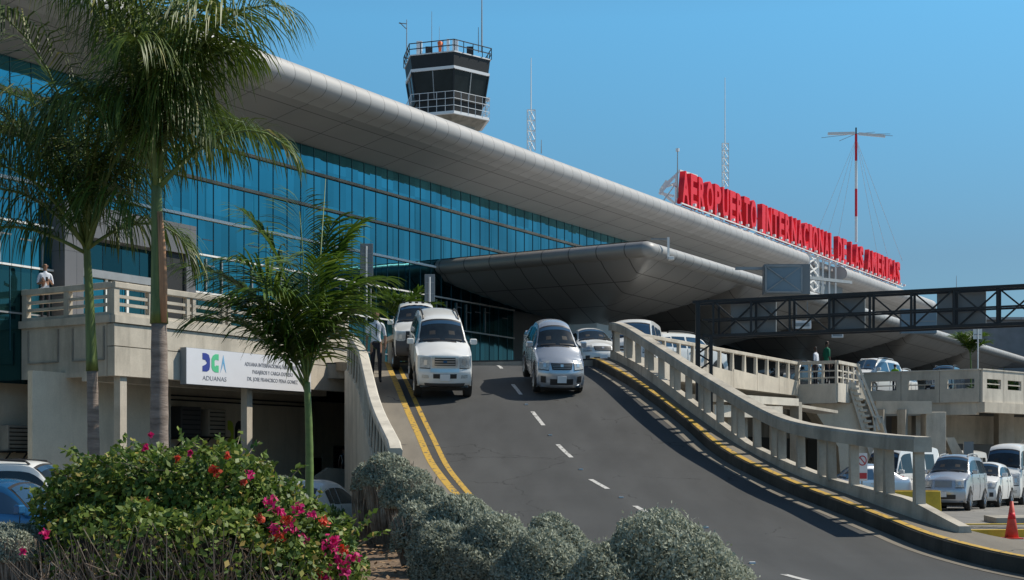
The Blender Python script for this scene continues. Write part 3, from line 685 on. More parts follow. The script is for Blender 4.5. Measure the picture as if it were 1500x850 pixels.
# painted wall logo: green and navy shapes with the word
def logo(parent, Oo, base, ax, h, colors, sub, subm, depth=.01, sw=None):
    """three block letters D G A of height h; returns nothing"""
    def pl_(pts, m, nm):
        b = MB(); nn_ = ax.cross(UP); b.prism([base+ax*(x*h)+UP*(y*h)+nn_*depth-Oo for x, y in pts], tuple(nn_*-.004*-1)); b.build(nm, m, parent)
    pl_([(0, 0), (.20, 0), (.30, .1), (.33, .3), (.33, .7), (.28, .92), (.16, 1), (0, 1), (0, .66), (.13, .62), (.20, .48), (.14, .38), (0, .28)], colors[0], 'logo_letter')
    pl_([(.40, .25), (.46, .08), (.56, 0), (.72, 0), (.72, .38), (.60, .38), (.60, .30), (.54, .34), (.53, .62), (.6, .7), (.72, .66), (.72, 1), (.58, 1), (.46, .9), (.40, .72)], colors[1], 'logo_letter')
    pl_([(.80, 0), (.93, .98), (1.06, 0), (.985, .24), (.93, .55), (.88, .30)], colors[2], 'logo_letter')
    put_text('logo_word', sub, base+ax*0+UP*(-.42*h)+ax.cross(UP)*depth-Oo, ax, UP, .36*h, .004, subm, parent, width=1.1*h)
lt = fac_t(333, dw2)
lb = fac(lt, dw2, 2.35)
logo(off, OO, lb, D1, .95, ('logo_lime', 'logo_black', 'logo_lime'), 'ADUANAS', 'logo_black')
# poster stand
# ---- illuminated-type sign box on the fascia ----
g0, g1 = fac_t(272, dc+.25), fac_t(455, dc+.25)
sg = empty('office_sign', fac(g0, dc, 4.2), 0, 'long white customs sign with navy, green and blue letters on the terrace front', 'sign')
OS = sg.location.copy(); zb_, zt_ = 4.20, 5.33
b = MB(); b.box(fac((g0+g1)/2, dc+.14, (zb_+zt_)/2)-OS, g1-g0, .24, zt_-zb_, (D1, NN, UP)); b.build('sign_box', 'panel_grey', sg)
b = MB(); b.box(fac((g0+g1)/2+.005, dc+.265, (zb_+zt_)/2)-OS, g1-g0-.02, .01, zt_-zb_-.02, (D1, NN, UP)); b.build('sign_panel', 'sign_face', sg)
lb = fac(fac_t(296.5, dc+.27), dc+.271, 4.63)
b_h = .57
def logo2():
    base, ax, Oo, parent = lb, D1, OS, sg
    nn_ = D1.cross(UP)
    hx = 1.05
    for pts, m in [([(0, 0), (.20, 0), (.30, .1), (.33, .3), (.33, .7), (.28, .92), (.16, 1), (0, 1), (0, .66), (.13, .62), (.20, .48), (.14, .38), (0, .28)], 'logo_navy'),
                   ([(.40, .25), (.46, .08), (.56, 0), (.72, 0), (.72, .38), (.60, .38), (.60, .30), (.54, .34), (.53, .62), (.6, .7), (.72, .66), (.72, 1), (.58, 1), (.46, .9), (.40, .72)], 'logo_green'),
                   ([(.80, 0), (.93, .98), (1.06, 0), (.985, .24), (.93, .55), (.88, .30)], 'logo_sky')]:
        b = MB(); b.prism([base+ax*(x*b_h*1.75)+UP*(y*b_h)-Oo for x, y in pts], tuple(nn_*.006)); b.build('logo_letter', m, parent)
logo2()
put_text('logo_word', 'ADUANAS', fac(fac_t(296.5, dc+.27), dc+.275, 4.36)-OS, D1, UP, .2, .004, 'ink_grey', sg, width=1.07)
tc_ = fac_t(400, dc+.27)
for i, (s_, w_) in enumerate([('ADUANA INTERNACIONAL AEROPUERTO', 2.75), ('PASAJEROS Y CARGA EXPRESO', 2.0), ('DR. JOSE FRANCISCO PENA GOMEZ', 2.5)]):
    put_text('sign_line', s_, fac(tc_, dc+.275, 4.92-.235*i)-OS, D1, UP, .17, .004, 'ink_grey', sg, width=w_, center=True, bold=.002)
# ---- wall-mounted units under the terrace ----
def ac_unit(px, z, w, h, d_, label, m, Yd=dw2, grp='wall air conditioners'):
    t = fac_t(px, Yd); e = empty('air_conditioner', fac(t, Yd, z), 0, label, 'air conditioner', grp); O = e.location.copy()
    b = MB(); b.box(fac(t, Yd+d_/2+.08, z+h/2)-O, w, d_, h, (D1, NN, UP)); b.build('casing', m, e, bevel=.03)
    for k in range(6):
        b = MB(); b.box(fac(t, Yd+d_+.09, z+h*(k+.7)/6.5)-O, w*.86, .02, h*.04, (D1, NN, UP)); b.build('louver', 'dark_steel', e)
    b = MB(); 
    for s in (-1, 1):
        b.bar(fac(t+s*w*.4, Yd+.0, z-.03)-O, fac(t+s*w*.4, Yd+d_+.2, z-.03)-O, .05); b.bar(fac(t+s*w*.4, Yd, z-.5)-O, fac(t+s*w*.4, Yd+d_+.1, z-.05)-O, .04)
    b.box(fac(t, Yd+d_/2+.1, z-.015)-O, w*1.25, d_+.2, .03, (D1, NN, UP)); b.build('bracket', 'dark_steel', e)
    return e
ac_unit(262, 2.65, .95, 1.05, .5, 'dark boxy wall cooler left of the finned cooler under the terrace', 'grey_plastic')
ac_unit(302, 2.7, .85, .95, .45, 'pale finned wall cooler beside the painted logo under the terrace', 'concrete_grey')
# ---- leftmost low building ----
lf = empty('side_building', (-16.2, 41.5, -.3), 0, 'plain beige building at the left edge beside the terrace', 'building')
OL = lf.location.copy(); c0 = fac(tc0-.35, .2, 0)
q = fac_t(31, -1.2)
b = MB(); b.box(fac(q-10, -2.2, 2.15)-OL, 20, 3, 4.9, (D1, NN, UP)); b.build('wall', 'plaster', lf)
b = MB(); b.box(fac(q-10, -2.0, 4.75)-OL, 20.1, 3.3, .14, (D1, NN, UP)); b.build('roof_slab', 'concrete_grey', lf)
b = MB(); b.box(fac(q-10, -2.0, 4.55)-OL, 20.0, 3.2, .2, (D1, NN, UP)); b.build('dark_slab', 'dark_steel', lf)  # solid dark course directly under the roof slab
b = MB(); b.box(fac(q-10, -1.35, 5.42)-OL, 20.4, 1.5, 1.2, (D1, NN, UP)); b.build('parapet', 'plaster_white', lf)
e = ac_unit(12, 2.15, .8, .8, .4, 'small window air conditioner on the beige wall at the left edge', 'concrete_grey', Yd=-.7)
# lampposts / traffic signs on the upper deck (seen from behind)
def back_sign(name, px, py0, py1, wpx, Y, label, pole_bottom, m='panel_grey'):
    c = at(px, py1, Y); e = empty(name, (c.x, Y, pole_bottom), 0, label, 'road sign', 'road signs seen from behind'); O = e.location.copy()
    z1 = at(px, py0, Y).z; z0 = c.z; w = wpx/F*Y
    b = MB(); b.box(Vector((c.x, Y, (z0+z1)/2))-O, w, .03, z1-z0); b.build('sign_plate', m, e, bevel=.008)
    b = MB(); b.tube([Vector((c.x, Y-.05, pole_bottom))-O, Vector((c.x, Y-.05, z1-.1))-O], .035, 8); b.build('pole', 'white_steel', e)
    for zz in (z0+.3*(z1-z0), z0+.7*(z1-z0)):
        b = MB(); b.box(Vector((c.x, Y-.02, zz))-O, w*.8, .02, .04); b.build('clamp', 'grey_steel', e)
back_sign('road_sign', 629.5, 402, 442, 15, 50, 'grey back of a tall road sign right of the pickup roof', g(50))
back_sign('road_sign', 537, 357, 405, 19, 52, 'grey back of a road sign above the small palm fronds', g(52))
back_sign('road_sign', 1432, 475, 497, 13, 72, 'pale back of a road sign by the small palm at the right', DECK, 'white_steel')

# =================== CANOPY ===================
can = empty('entrance_canopy', (5.6, 56.5, DECK), 0, 'huge metal clad canopy with funnel undersides over the upper drop-off road', 'canopy')
OC = can.location.copy(); C0 = Vector((5.6, 56.5, 0)); D2 = -NN
def cp(a, b_, z): return C0+D1*a+D2*b_+UP*z-OC
tips = [(5.6, 5.8, 5.1, 5.3, 5.2, 2.35), (17.6, 5.8, 6.9, 5.3, 5.0, 2.45), (32, 5.8, 7.4, 5.3, 5, 2.4), (47, 5.8, 7.6, 5.3, 5, 2.4), (62, 5.8, 7.6, 5.3, 5, 2.4)]
LA = 76.0
def zund(a, b_):
    z = 10.15
    dr = 0
    for ta, tb, wa, wo, wi, D in tips:
        m = max(abs(a-ta)/wa, (tb-b_)/wo if b_ < tb else (b_-tb)/wi)
        if m < 1:
            f = 1-m; dr = max(dr, D*(f**.80))
    return z-dr
A = np.unique(np.concatenate([np.linspace(0.5, LA, 220), [t[0] for t in tips]])); Bn = np.unique(np.concatenate([np.linspace(.5, 10.6, 28), [5.8]]))
V = [tuple(cp(a, b_, zund(a, b_))) for a in A for b_ in Bn]; nb = len(Bn)
Fc = [(i*nb+j, (i+1)*nb+j, (i+1)*nb+j+1, i*nb+j+1) for i in range(len(A)-1) for j in range(nb-1)]
raw('underside', V, Fc, 'canopy_metal', can, smooth=True)
def rimring(fr, out, zc=10.45, r=.42):
    R = []
    for a in range(90, -91, -15):
        a_ = math.radians(a); R.append(fr+out*(math.cos(a_)*r)+UP*(math.sin(a_)*(.32)))
    return R
b = MB(); i0 = 0
# long outer rim
rimA = [cp(.5, .5, 10.47), cp(LA, .5, 10.47)]
def rimpart(nm, pts, outs, m):
    b = MB(); n = 13
    for p, o_ in zip(pts, outs): b.v += rimring(p, o_)
    for k in range(len(pts)-1):
        for j in range(n-1): a = k*n+j; b.f.append((a, a+1, a+n+1, a+n)); b.m.append(0)
    b.build(nm, m, can, smooth=True)
rimpart('outer_rim', [cp(.5, .5, 10.47), cp(LA, .5, 10.47)], [NN, NN], 'canopy_rim')
rimpart('side_rim', [cp(.5, 10.6, 10.47), cp(.5, .5, 10.47)], [-D1, -D1], 'canopy_side_rim')
cs = [(-D1).lerp(NN, k/6).normalized() for k in range(7)]
rimpart('nose', [cp(.5, .5, 10.47)]*7, cs, 'canopy_rim')
b = MB(); b.poly([cp(.5, .5, 10.8), cp(LA, .5, 10.8), cp(LA, 10.6, 10.8), cp(.5, 10.6, 10.8)]); b.build('top', 'roof_metal', can)
b = MB(); b.poly([cp(.42, .42, 10.83), cp(LA, .42, 10.83), cp(LA, .7, 10.83), cp(.7, .7, 10.83), cp(.7, 10.6, 10.83), cp(.42, 10.6, 10.83)]); b.build('edge_trim', 'canopy_rim', can)
b = MB(); b.poly([cp(LA, .5, 10.8), cp(LA, 10.6, 10.8), cp(LA, 10.6, 10.1), cp(LA, .5, 10.1)]); b.build('end_wall', 'canopy_metal', can)
for ta, tb, *_ , D in tips:
    b = MB(); b.box(cp(ta, tb, 7.75), 1.5, 1.5, .7, (D1, D2, UP)); b.build('column_capital', 'plaster_white', can, bevel=.03)
    b = MB(); b.box(cp(ta, tb, (DECK-.3+7.4)/2), .9, .9, 7.4-DECK+.3, (D1, D2, UP)); b.build('column', 'concrete_pale', can)
# mast with camera at the nose, floodlight
cl = at(979, 380, 57.6); e = empty('pole_camera', (cl.x, 57.6, cl.z), 0, 'short white pole with a camera clipped to the canopy nose', 'camera')
b = MB(); b.bar((0, 0, 0), (0, 0, .9), .09); b.build('pole', 'white_steel', e); b = MB(); b.bar((0, 0, .82), (-.7, .2, .86), .06); b.build('arm', 'grey_steel', e)
b = MB(); b.box((.1, -.1, .02), .22, .3, .14); b.build('camera_head', 'white_steel', e, bevel=.02)
# =================== RED LETTER SIGN ===================
ts0, ts1 = fac_t(1005, 3.4), fac_t(1324, 3.4)
ls = empty('letter_sign', fac(ts0, 3.0, 15.76), 0, 'big red block letters spelling the airport name on the roof edge', 'sign')
OLs = ls.location.copy()
words = 'AEROPUERTO INTERNACIONAL DE LAS AMERICAS'
adv = {'I': .62, 'M': 1.3, ' ': .62, 'N': 1.08, 'O': 1.05, 'L': .9, 'T': .95, 'E': .95}
tot = sum(adv.get(ch, 1.0) for ch in words); unit = (ts1-ts0)/tot
cache = {}; t = ts0
for ch in words:
    w = adv.get(ch, 1.0)*unit
    if ch != ' ':
        if ch not in cache:
            me = text_mesh(ch, 1.0, 1.0, .034); xs = [v.co.x for v in me.vertices]; ys = [v.co.y for v in me.vertices]
            x0, x1, y0, y1 = min(xs), max(xs), min(ys), max(ys)
            for v in me.vertices:
                x = (v.co.x-x0)/(x1-x0)*w*.80; y = (v.co.y-y0)/(y1-y0)*1.82; zz = v.co.z
                v.co = D1*x+UP*y+NN*(zz*.34)
            me.materials.append(MATS['letter_red']); me.name = 'letter'; cache[ch] = me
        o = bpy.data.objects.new('letter', cache[ch]); COL.objects.link(o); o.parent = ls; o.location = fac(t+.05*w, 3.0, 16.0)-OLs
    t += w
for z, d in ((15.93, 3.25), (15.93, 2.75), (17.0, 2.62)):
    b = MB(); b.bar(fac(ts0-.3, d, z)-OLs, fac(ts1+.2, d, z)-OLs, .06); b.build('support_rail', 'white_steel', ls)
t = ts0+.3
while t < ts1:
    if not (t_r1+.3 < t < t_r2-.3):
        b = MB(); b.bar(fac(t, 3.0, 15.7)-OLs, fac(t, 3.0, 15.95)-OLs, .07); b.bar(fac(t, 2.6, 17.1)-OLs, fac(t, 1.4, 15.7)-OLs, .05); b.build('strut', 'white_steel', ls)
    else:
        b = MB(); b.bar(fac(t, 3.1, 12.6)-OLs, fac(t, 3.1, 15.95)-OLs, .10); b.build('strut', 'white_steel', ls)
    t += 1.35
# white lattice in the gap
b = MB()
for k in range(5):
    z0 = 12.4+k*.7; b.bar(fac(t_r1+1.2, 3.1, z0)-OLs, fac(t_r1+3.1, 3.1, z0+.7)-OLs, .09); b.bar(fac(t_r1+3.1, 3.1, z0)-OLs, fac(t_r1+1.2, 3.1, z0+.7)-OLs, .09)
for q in (1.2, 3.1): b.bar(fac(t_r1+q, 3.1, 11.2)-OLs, fac(t_r1+q, 3.1, 15.9)-OLs, .14)
b.build('lattice_post', 'white_steel', ls)
# small floodlights under the letters
t = ts0+.9
while t < ts1:
    b = MB(); b.box(fac(t, 3.5, 15.98)-OLs, .16, .16, .14, (D1, NN, UP)); b.build('floodlight', 'plate', ls); t += 1.1
# =================== mast beside the sign, white truss dish ===================
lt_ = at(992, 290, 80); e = empty('lattice_bracket', (lt_.x, 80, lt_.z), 0, 'white tubular bracket frame at the start of the red letters', 'bracket')
b = MB()
Pn = [(975, 283), (1003, 250), (1003, 262), (980, 270), (1003, 290), (990, 255), (1003, 275)]
W = [at(x-8, y, 80)-e.location for x, y in Pn]
for i, j in [(0, 1), (3, 1), (3, 2), (3, 4), (3, 6), (1, 4), (5, 3)]: b.bar(W[i]+Vector((0, .17*(i+2*j), 0)), W[j]+Vector((0, .17*(i+2*j)+.04, 0)), .13)
b.bar(W[1], W[1]+Vector((1.2, 1.5, 0)), .1); b.bar(W[4], W[4]+Vector((1.2, 1.5, 0)), .1)
b.build('tube_frame', 'white_steel', e)
def mast(name, px, py_top, py_bot, Y, r, label, m='white_steel', cat='antenna', group='roof antennas', lattice=0, whip=None):
    c = at(px, py_bot, Y); z1 = at(px, py_top, Y).z; e = empty(name, (c.x, Y, c.z), 0, label, cat, group); h = z1-c.z
    if lattice:
        hl = h*lattice; w = r*4; b = MB(); P3 = [(-w, -w*.6), (w, -w*.6), (0, w)]
        for x, y in P3: b.bar((x, y, 0), (x, y, hl), r*.8)
        n = max(4, int(hl/(w*2.2)))
        for k in range(n):
            za, zb = hl*k/n, hl*(k+1)/n
            for q in range(3):
                p, s = P3[q], P3[(q+1) % 3]; b.bar((p[0], p[1], za), (s[0], s[1], zb), r*.5); b.bar((p[0], p[1], zb), (s[0], s[1], zb), r*.5)
        b.build('lattice', m, e)
        b = MB(); b.tube([(0, 0, hl*.98), (0, 0, h)], [r*.6, r*.35], 6); b.build('whip', m, e)
    else:
        b = MB(); b.tube([(0, 0, 0), (0, 0, h)], [r, r*.5], 6); b.build('pole', m, e)
    return e, h
mast('antenna', 778, 85, 222, 100, .07, 'slim lattice antenna on the roof right of the control tower', lattice=.44)
mast('antenna', 793, 205, 225, 100, .04, 'very short antenna right of the lattice antenna', m='grey_steel')
mast('antenna', 1062, 114, 275, 120, .07, 'tall slim lattice antenna above the letters', lattice=.4)
e, h = mast('antenna', 992.5, 222, 290, 77, .045, 'lightning rod with a small lamp left of the red letters', m='grey_steel')
b = MB(); b.tube([(0, 0, h), (0, 0, h+.16)], .1, 8); b.build('lamp', 'plate', e)
mast('antenna', 1401, 404, 425, 118, .03, 'tiny antenna above the gantry', m='grey_steel')
# guyed red and white mast
c = at(1254, 355, 110); zt = at(1254, 192, 110).z; e = empty('guyed_mast', (c.x, 110, c.z), 0, 'red and white guyed mast with a wide horizontal aerial behind the letters', 'mast')
h = zt-c.z; bands = [(0, .23, 'white_steel'), (.23, .48, 'letter_red'), (.48, .73, 'white_steel'), (.73, .97, 'letter_red')]
for a_, b_, m in bands:
    bb = MB(); bb.tube([(0, 0, h*a_), (0, 0, h*b_)], .10, 8); bb.build('mast_section', m, e)
bb = MB(); bb.tube([(0, 0, h*.97), (0, 0, h*1.03)], .06, 6); bb.build('finial', 'dark_steel', e)
bb = MB(); bb.bar((-2.2, 0, h*.975), (-.1, 0, h*.98), .16, .2); bb.bar((.2, 0, h*.975), (2.2, -.3, h*.945), .16, .2); bb.build('boom', 'white_steel', e)
bb = MB()
for dx, dz in ((-2.6, -.2), (-1.2, -.45), (2.8, .1), (1.6, .25), (3.0, -.05)): bb.bar((0, 0, h*.975), (dx, .5, h*.975+dz), .03)
bb.build('aerial_rods', 'grey_steel', e)
for px, py in ((1195, 345), (1210, 352), (1226, 358), (1322, 383), (1300, 375), (1285, 372)):
    q = at(px, py, 110)-e.location; bb = MB(); bb.bar((0, 0, h*.93), q, .022); bb.build('guy_wire', 'white_steel', e)
# =================== billboard box behind the gantry ===================
Yb = 60; p0_ = at(1120, 431, Yb); p1_ = at(1187, 387, Yb); e = empty('billboard', (p0_.x, Yb, DECK), 0, 'blue-grey framed billboard box with a cross brace above the gantry', 'billboard'); O = e.location.copy()
cx = (p0_.x+p1_.x)/2; cz = (p0_.z+p1_.z)/2; w = (p1_.x-p0_.x); hh = p1_.z-p0_.z; ax = (Vector((.995, -.05, 0)).normalized(), Vector((.05, .995, 0)).normalized(), UP)
b = MB(); b.box(Vector((cx, Yb+.3, cz))-O, w, .6, hh, ax); b.build('box', 'panel_grey', e)
b = MB(); b.box(Vector((cx-.17, Yb-.03, cz))-O, w*.78, .03, hh*.86, ax); b.build('panel', 'board_blue', e)
b = MB(); wl = w*.39; hl = hh*.43; cc = Vector((cx-.17, Yb-.06, cz))-O
for s in (-1, 1): b.bar(cc+Vector((-wl, 0, -hl*s)), cc+Vector((wl, 0, hl*s)), .045)
for s in (-1, 1): b.bar(cc+Vector((-wl, 0, hl*s)), cc+Vector((wl, 0, hl*s)), .07); b.bar(cc+Vector((wl*s, 0, -hl)), cc+Vector((wl*s, 0, hl)), .07)
b.build('cross_brace', 'grey_steel', e)
b = MB(); b.bar(Vector((cx+.3, Yb+.5, cz+.2))-O, Vector((cx+4.5, Yb+7.5, 10.45))-O, .14); b.bar(Vector((cx-.5, Yb+.5, cz-.2))-O, Vector((cx+2.5, Yb+6, 10.45))-O, .12); b.build('arm_to_canopy', 'grey_steel', e)
b = MB(); b.bar(Vector((p0_.x-1.2, Yb+.3, p1_.z-.15))-O, Vector((p0_.x, Yb+.3, p1_.z-.15))-O, .12); b.build('arm', 'grey_steel', e)
# =================== dark gantry truss ===================
Ga = at(1015, 443, 41.5); Gb = at(1500, 418, 37.6); Gz = Ga.z
gd = Vector((Gb.x-Ga.x, Gb.y-Ga.y, 0)); gd.normalize(); gn = gd.cross(UP)*-1
e = empty('sign_gantry', (Ga.x+.3, Ga.y, 0), 0, 'dark steel lattice gantry spanning towards the right edge with sign backs', 'gantry'); O = e.location.copy()
G0 = Vector((Ga.x, Ga.y, 0)); GL = 17.0; hT = Gz; hB = Gz-1.0
hB = at(1050, 492, 41.2).z
def gq(s, n_, z): return G0+gd*s+gn*n_+UP*z-O
for n_ in (0, .55):
    for z in (hT, hB, (hT+hB)/2-.03):
        b = MB(); b.bar(gq(0 if z == hT else .3, n_, z), gq(GL, n_, z), .085 if z in (hT, hB) else .05); b.build('chord', 'dark_steel', e)
bay = 1.13; k = 0; s = .62
while s+bay < GL:
    for n_ in (0, .55):
        b = MB(); b.bar(gq(s, n_, hB), gq(s, n_, hT), .06)
        if (k % 2 == 0) == (n_ == 0): b.bar(gq(s, n_, hT), gq(s+bay, n_, hB), .045)
        else: b.bar(gq(s, n_, hB), gq(s+bay, n_, hT), .045)
        b.build('web', 'dark_steel', e)
    b = MB(); b.bar(gq(s, 0, hT), gq(s+bay, .55, hT), .035); b.bar(gq(s, .55, hB), gq(s+bay, 0, hB), .035); b.build('lacing', 'dark_steel', e)
    s += bay; k += 1
for s_ in (.15, .55):
    b = MB(); b.bar(gq(s_, 0, 0), gq(s_, 0, hT if s_ < .3 else hB), .13 if s_ < .3 else .1); b.build('post', 'dark_steel', e)
b = MB(); z = .5
while z < hB-.1: b.bar(gq(.15, 0, z), gq(.55, 0, z+.25), .045); b.bar(gq(.55, 0, z+.25), gq(.15, 0, z+.5), .045); z += .5
b.build('post_lacing', 'dark_steel', e)
def gs(px):   # distance along the gantry seen at column px
    r = (px-CX)/F; return (r*G0.y-G0.x)/(gd.x-r*gd.y)
for x0, x1, m in ((1061, 1128, 'panel_grey'), (1206, 1260, 'panel_grey'), (1367, 1440, 'panel_grey')):
    a_, b_ = gs(x0), gs(x1); b = MB(); b.box(gq((a_+b_)/2, .7, (hT+hB)/2+.02), b_-a_, .06, hT-hB-.1, (gd, gn, UP)); b.build('sign_back', m, e)
for x0, x1, y0, y1 in ((1160, 1188, 470, 482), (1318, 1371, 452, 489)):
    a_, b_ = at(x0, y1, 55), at(x1, y0, 55); 
e['label'] = e['label']
p_ = at(1174, 476, 55)
# hanging white sign faces seen through the gantry
def slim_sign(x0, x1, y0, y1, Y, label, m):
    a_, b_ = at(x0, y1, Y), at(x1, y0, Y); e = empty('hanging_sign', ((a_.x+b_.x)/2, Y, a_.z), 0, label, 'sign', 'signs hung under the canopy')
    b = MB(); b.box((0, 0, (b_.z-a_.z)/2), b_.x-a_.x, .12, b_.z-a_.z); b.build('sign_box', m, e, bevel=.02)
    b = MB(); b.box((0, -.07, (b_.z-a_.z)/2), (b_.x-a_.x)*.8, .02, (b_.z-a_.z)*.4); b.build('face_stripe', 'grey_steel', e)
    b = MB()
    for s in (-1, 1): b.bar((s*.3*(b_.x-a_.x), 0, b_.z-a_.z), (s*.3*(b_.x-a_.x), 0, b_.z-a_.z+.9), .03)
    b.build('hanger', 'grey_steel', e)
slim_sign(1161, 1188, 470, 482, 66, 'thin white sign box hanging behind the gantry', 'plate')
slim_sign(1218, 1235, 488, 495, 72, 'small pale sign box hanging below the gantry', 'plate')
# second blue board lower right
Yb = 74; a_, b_ = at(1319, 489, Yb), at(1371, 453, Yb); e = empty('billboard', ((a_.x+b_.x)/2, Yb, DECK), 0, 'pale blue-grey board behind the right half of the gantry', 'billboard')
b = MB(); b.box((0, 0, (a_.z+b_.z)/2-DECK), b_.x-a_.x, .35, b_.z-a_.z); b.build('panel', 'board_blue', e, bevel=.02)
b = MB(); b.bar((0, .25, (a_.z+b_.z)/2-DECK+.3), (3, 9, 5.0), .14); b.build('arm_to_canopy', 'grey_steel', e)
b = MB(); b.box((0, -.19, (a_.z+b_.z)/2-DECK), (b_.x-a_.x)*.9, .02, .05); b.build('brace', 'grey_steel', e)
# far dark wing
e = empty('terminal_annex', (48, 126, 0), 0, 'dark flat roofed wing beyond the canopy at the right edge', 'building')
zt = at(1460, 467, 125).z
b = MB(); b.box((8, 8, zt/2), 44, 16, zt); b.build('wall', 'stone_grey', e)
b = MB(); b.box((8, 7.9, zt+.1), 44.6, 16.6, .22); b.build('roof', 'roof_metal', e)
# =================== CONTROL TOWER ===================
Yt = 110; tcx = at(655, 100, Yt).x; ct = empty('control_tower', (tcx, Yt, 0), 0, 'dark glazed airport control tower with railings and aerials above the roof', 'control tower')
def tz(py): return H+(CY-py)/F*Yt
s_ = Yt/F
rot = math.radians(-79)
def ngon(r, z, n=6, a0=rot): return [Vector((r*math.cos(a0+2*math.pi*k/n), r*math.sin(a0+2*math.pi*k/n), z)) for k in range(n)]
def frust(nm, rings, m, n=6, parent=ct, caps=True):
    b = MB(); b.sweep(lambda k: ngon(rings[k][0], rings[k][1], n), rings, caps=caps); return b.build(nm, m, parent)
R = 67*s_
frust('shaft', [(2.3, 0), (2.3, tz(186))], 'concrete_grey')
frust('cab_core', [(58*s_, tz(160)), (R*.955-.12, tz(100))], 'dark_void')
frust('cab_glass', [(57*s_, tz(158)), (R*.955, tz(117))], 'tower_glass')
frust('white_band', [(R*.985, tz(118)), (R*.99, tz(114))], 'plate')
frust('fascia', [(R*.96, tz(114)), (R, tz(95))], 'dark_steel')
frust('roof_deck', [(R*1.02, tz(95)), (R*1.02, tz(93.5))], 'plate')
frust('gallery_deck', [(66*s_, tz(182)), (66*s_, tz(178))], 'plate'); frust('gallery_soffit', [(2.3, tz(190)), (62*s_, tz(182))], 'concrete_grey')
frust('lower_wall', [(52*s_, tz(180)), (56*s_, tz(158))], 'dark_steel')
for k in range(6):
    a = rot+2*math.pi*k/6; b = MB(); b.bar(Vector((57.5*s_*math.cos(a), 57.5*s_*math.sin(a), tz(158))), Vector((R*.965*math.cos(a), R*.965*math.sin(a), tz(117))), .12); b.build('cab_mullion', 'dark_steel', ct)
    a2 = a+math.pi/6; c8 = math.cos(math.pi/6); b = MB(); b.bar(Vector((57.3*s_*c8*math.cos(a2), 57.3*s_*c8*math.sin(a2), tz(158))), Vector((R*.965*c8*math.cos(a2), R*.965*c8*math.sin(a2), tz(117))), .07); b.build('cab_mullion', 'grey_steel', ct)
def railing_ring(nm, r, z0, z1, n_r, m, th=.05, posts=24):
    b = MB()
    for q in range(n_r):
        z = z0+(z1-z0)*(q+1)/n_r; P_ = ngon(r, z); 
        for k in range(6): b.bar(P_[k], P_[(k+1) % 6], th)
    P0 = ngon(r, z0)
    for k in range(6):
        for q in range(posts//6):
            p = P0[k].lerp(P0[(k+1) % 6], q/(posts//6)); b.bar(p, p+UP*(z1-z0), th)
    b.build(nm, m, ct)
railing_ring('roof_railing', R*1.03, tz(94), tz(78), 2, 'dark_steel', .06)
railing_ring('gallery_railing', 66*s_, tz(180), tz(150), 3, 'plate', .035, 30)
def tw(px, py, dy=0): return Vector(((px-655)*s_, dy, tz(py)))
for px, pt, pb, w, m, nm in [(616, 69, 96, 8, 'plate', 'equipment_cabinet'), (668, 67, 92, 8, 'plate', 'equipment_cabinet'), (630, 77, 92, 10, 'black_plastic', 'equipment_box'), (689, 77, 96, 9, 'black_plastic', 'equipment_box'), (657.5, 66, 92, 4, 'plate', 'light_housing')]:
    b = MB(); b.box((tw(px, pt, -1.4)+tw(px, pb, -1.4))/2, w*s_, .4, (pb-pt)*s_); b.build(nm, m, ct, bevel=.02)
b = MB(); b.tube([tw(646, 91, -1.5), tw(646, 80, -1.5), tw(646, 71, -1.5), tw(646, 69.5, -1.5)], [.1, .13, .22, .12], 10); b.build('obstruction_light', 'orange', ct, True)
for px, pt, pb, r in [(596.5, 32, 82, .05), (633, 20, 80, .03), (644, 42, 72, .02), (706, 0, 80, .07), (701, 43, 80, .04)]:
    b = MB(); b.tube([tw(px, pb, -.5), tw(px, max(pt, -20), -.5)], [r, r*.6], 6); b.build('whip_aerial', 'grey_steel', ct)
b = MB(); b.bar(tw(596.5, 38, -.5), tw(585, 37, -.5), .06); b.bar(tw(596.5, 46, -.5), tw(586, 36, -.5), .06); b.build('aerial_arm', 'grey_steel', ct)
b = MB(); b.box(tw(713, 148, -.4), .5, .3, .25); b.bar(tw(711, 180, -.4), tw(711, 148, -.4), .08); b.build('gallery_camera', 'plate', ct)
# =================== UPPER DECK EDGE ===================
E0 = Vector((8.55, 56, 0))
def ep(a, z=0): return E0+D1*a+UP*z
dk = empty('elevated_roadway', (3.4, 47.2, 0), 0, 'elevated drop-off roadway slab in front of the terminal', 'elevated road')
OD = dk.location.copy()
slabpts = [Vector((-5.6, 49.2, 0)), Vector((3.4, 47.3, 0)), ep(7.9), ep(7.9)+NN*1.83, ep(12)+NN*1.83, Vector((17.75, 71, 0)), Vector((22.3, 68.3, 0)), Vector((60, 103, 0)), fac(150, 0, 0), fac(8, .1, 0)]
b = MB(); b.prism([p+UP*(DECK-.55)-OD for p in slabpts], (0, 0, .5)); b.build('slab', 'concrete_grey', dk)
b = MB(); b.prism([p*1.0+UP*(DECK-.045)-OD for p in slabpts], (0, 0, .045)); b.build('road_surface', 'asphalt', dk)
for i in range(9):
    for off_ in (1.2, 8):
        p = ep(-6+i*7.5)-NN*off_; b = MB(); b.box(Vector((p.x, p.y, (DECK-.5)/2))-OD, .5, .5, DECK-.5, (D1, NN, UP)); b.build('column', 'concrete', dk)
for i, (x, y) in enumerate([(20.5, 70.5), (26, 74.5), (33, 80)]):
    b = MB(); b.box(Vector((x, y, (DECK-.5)/2))-OD, .8, .8, DECK-.5); b.build('column', 'concrete', dk)
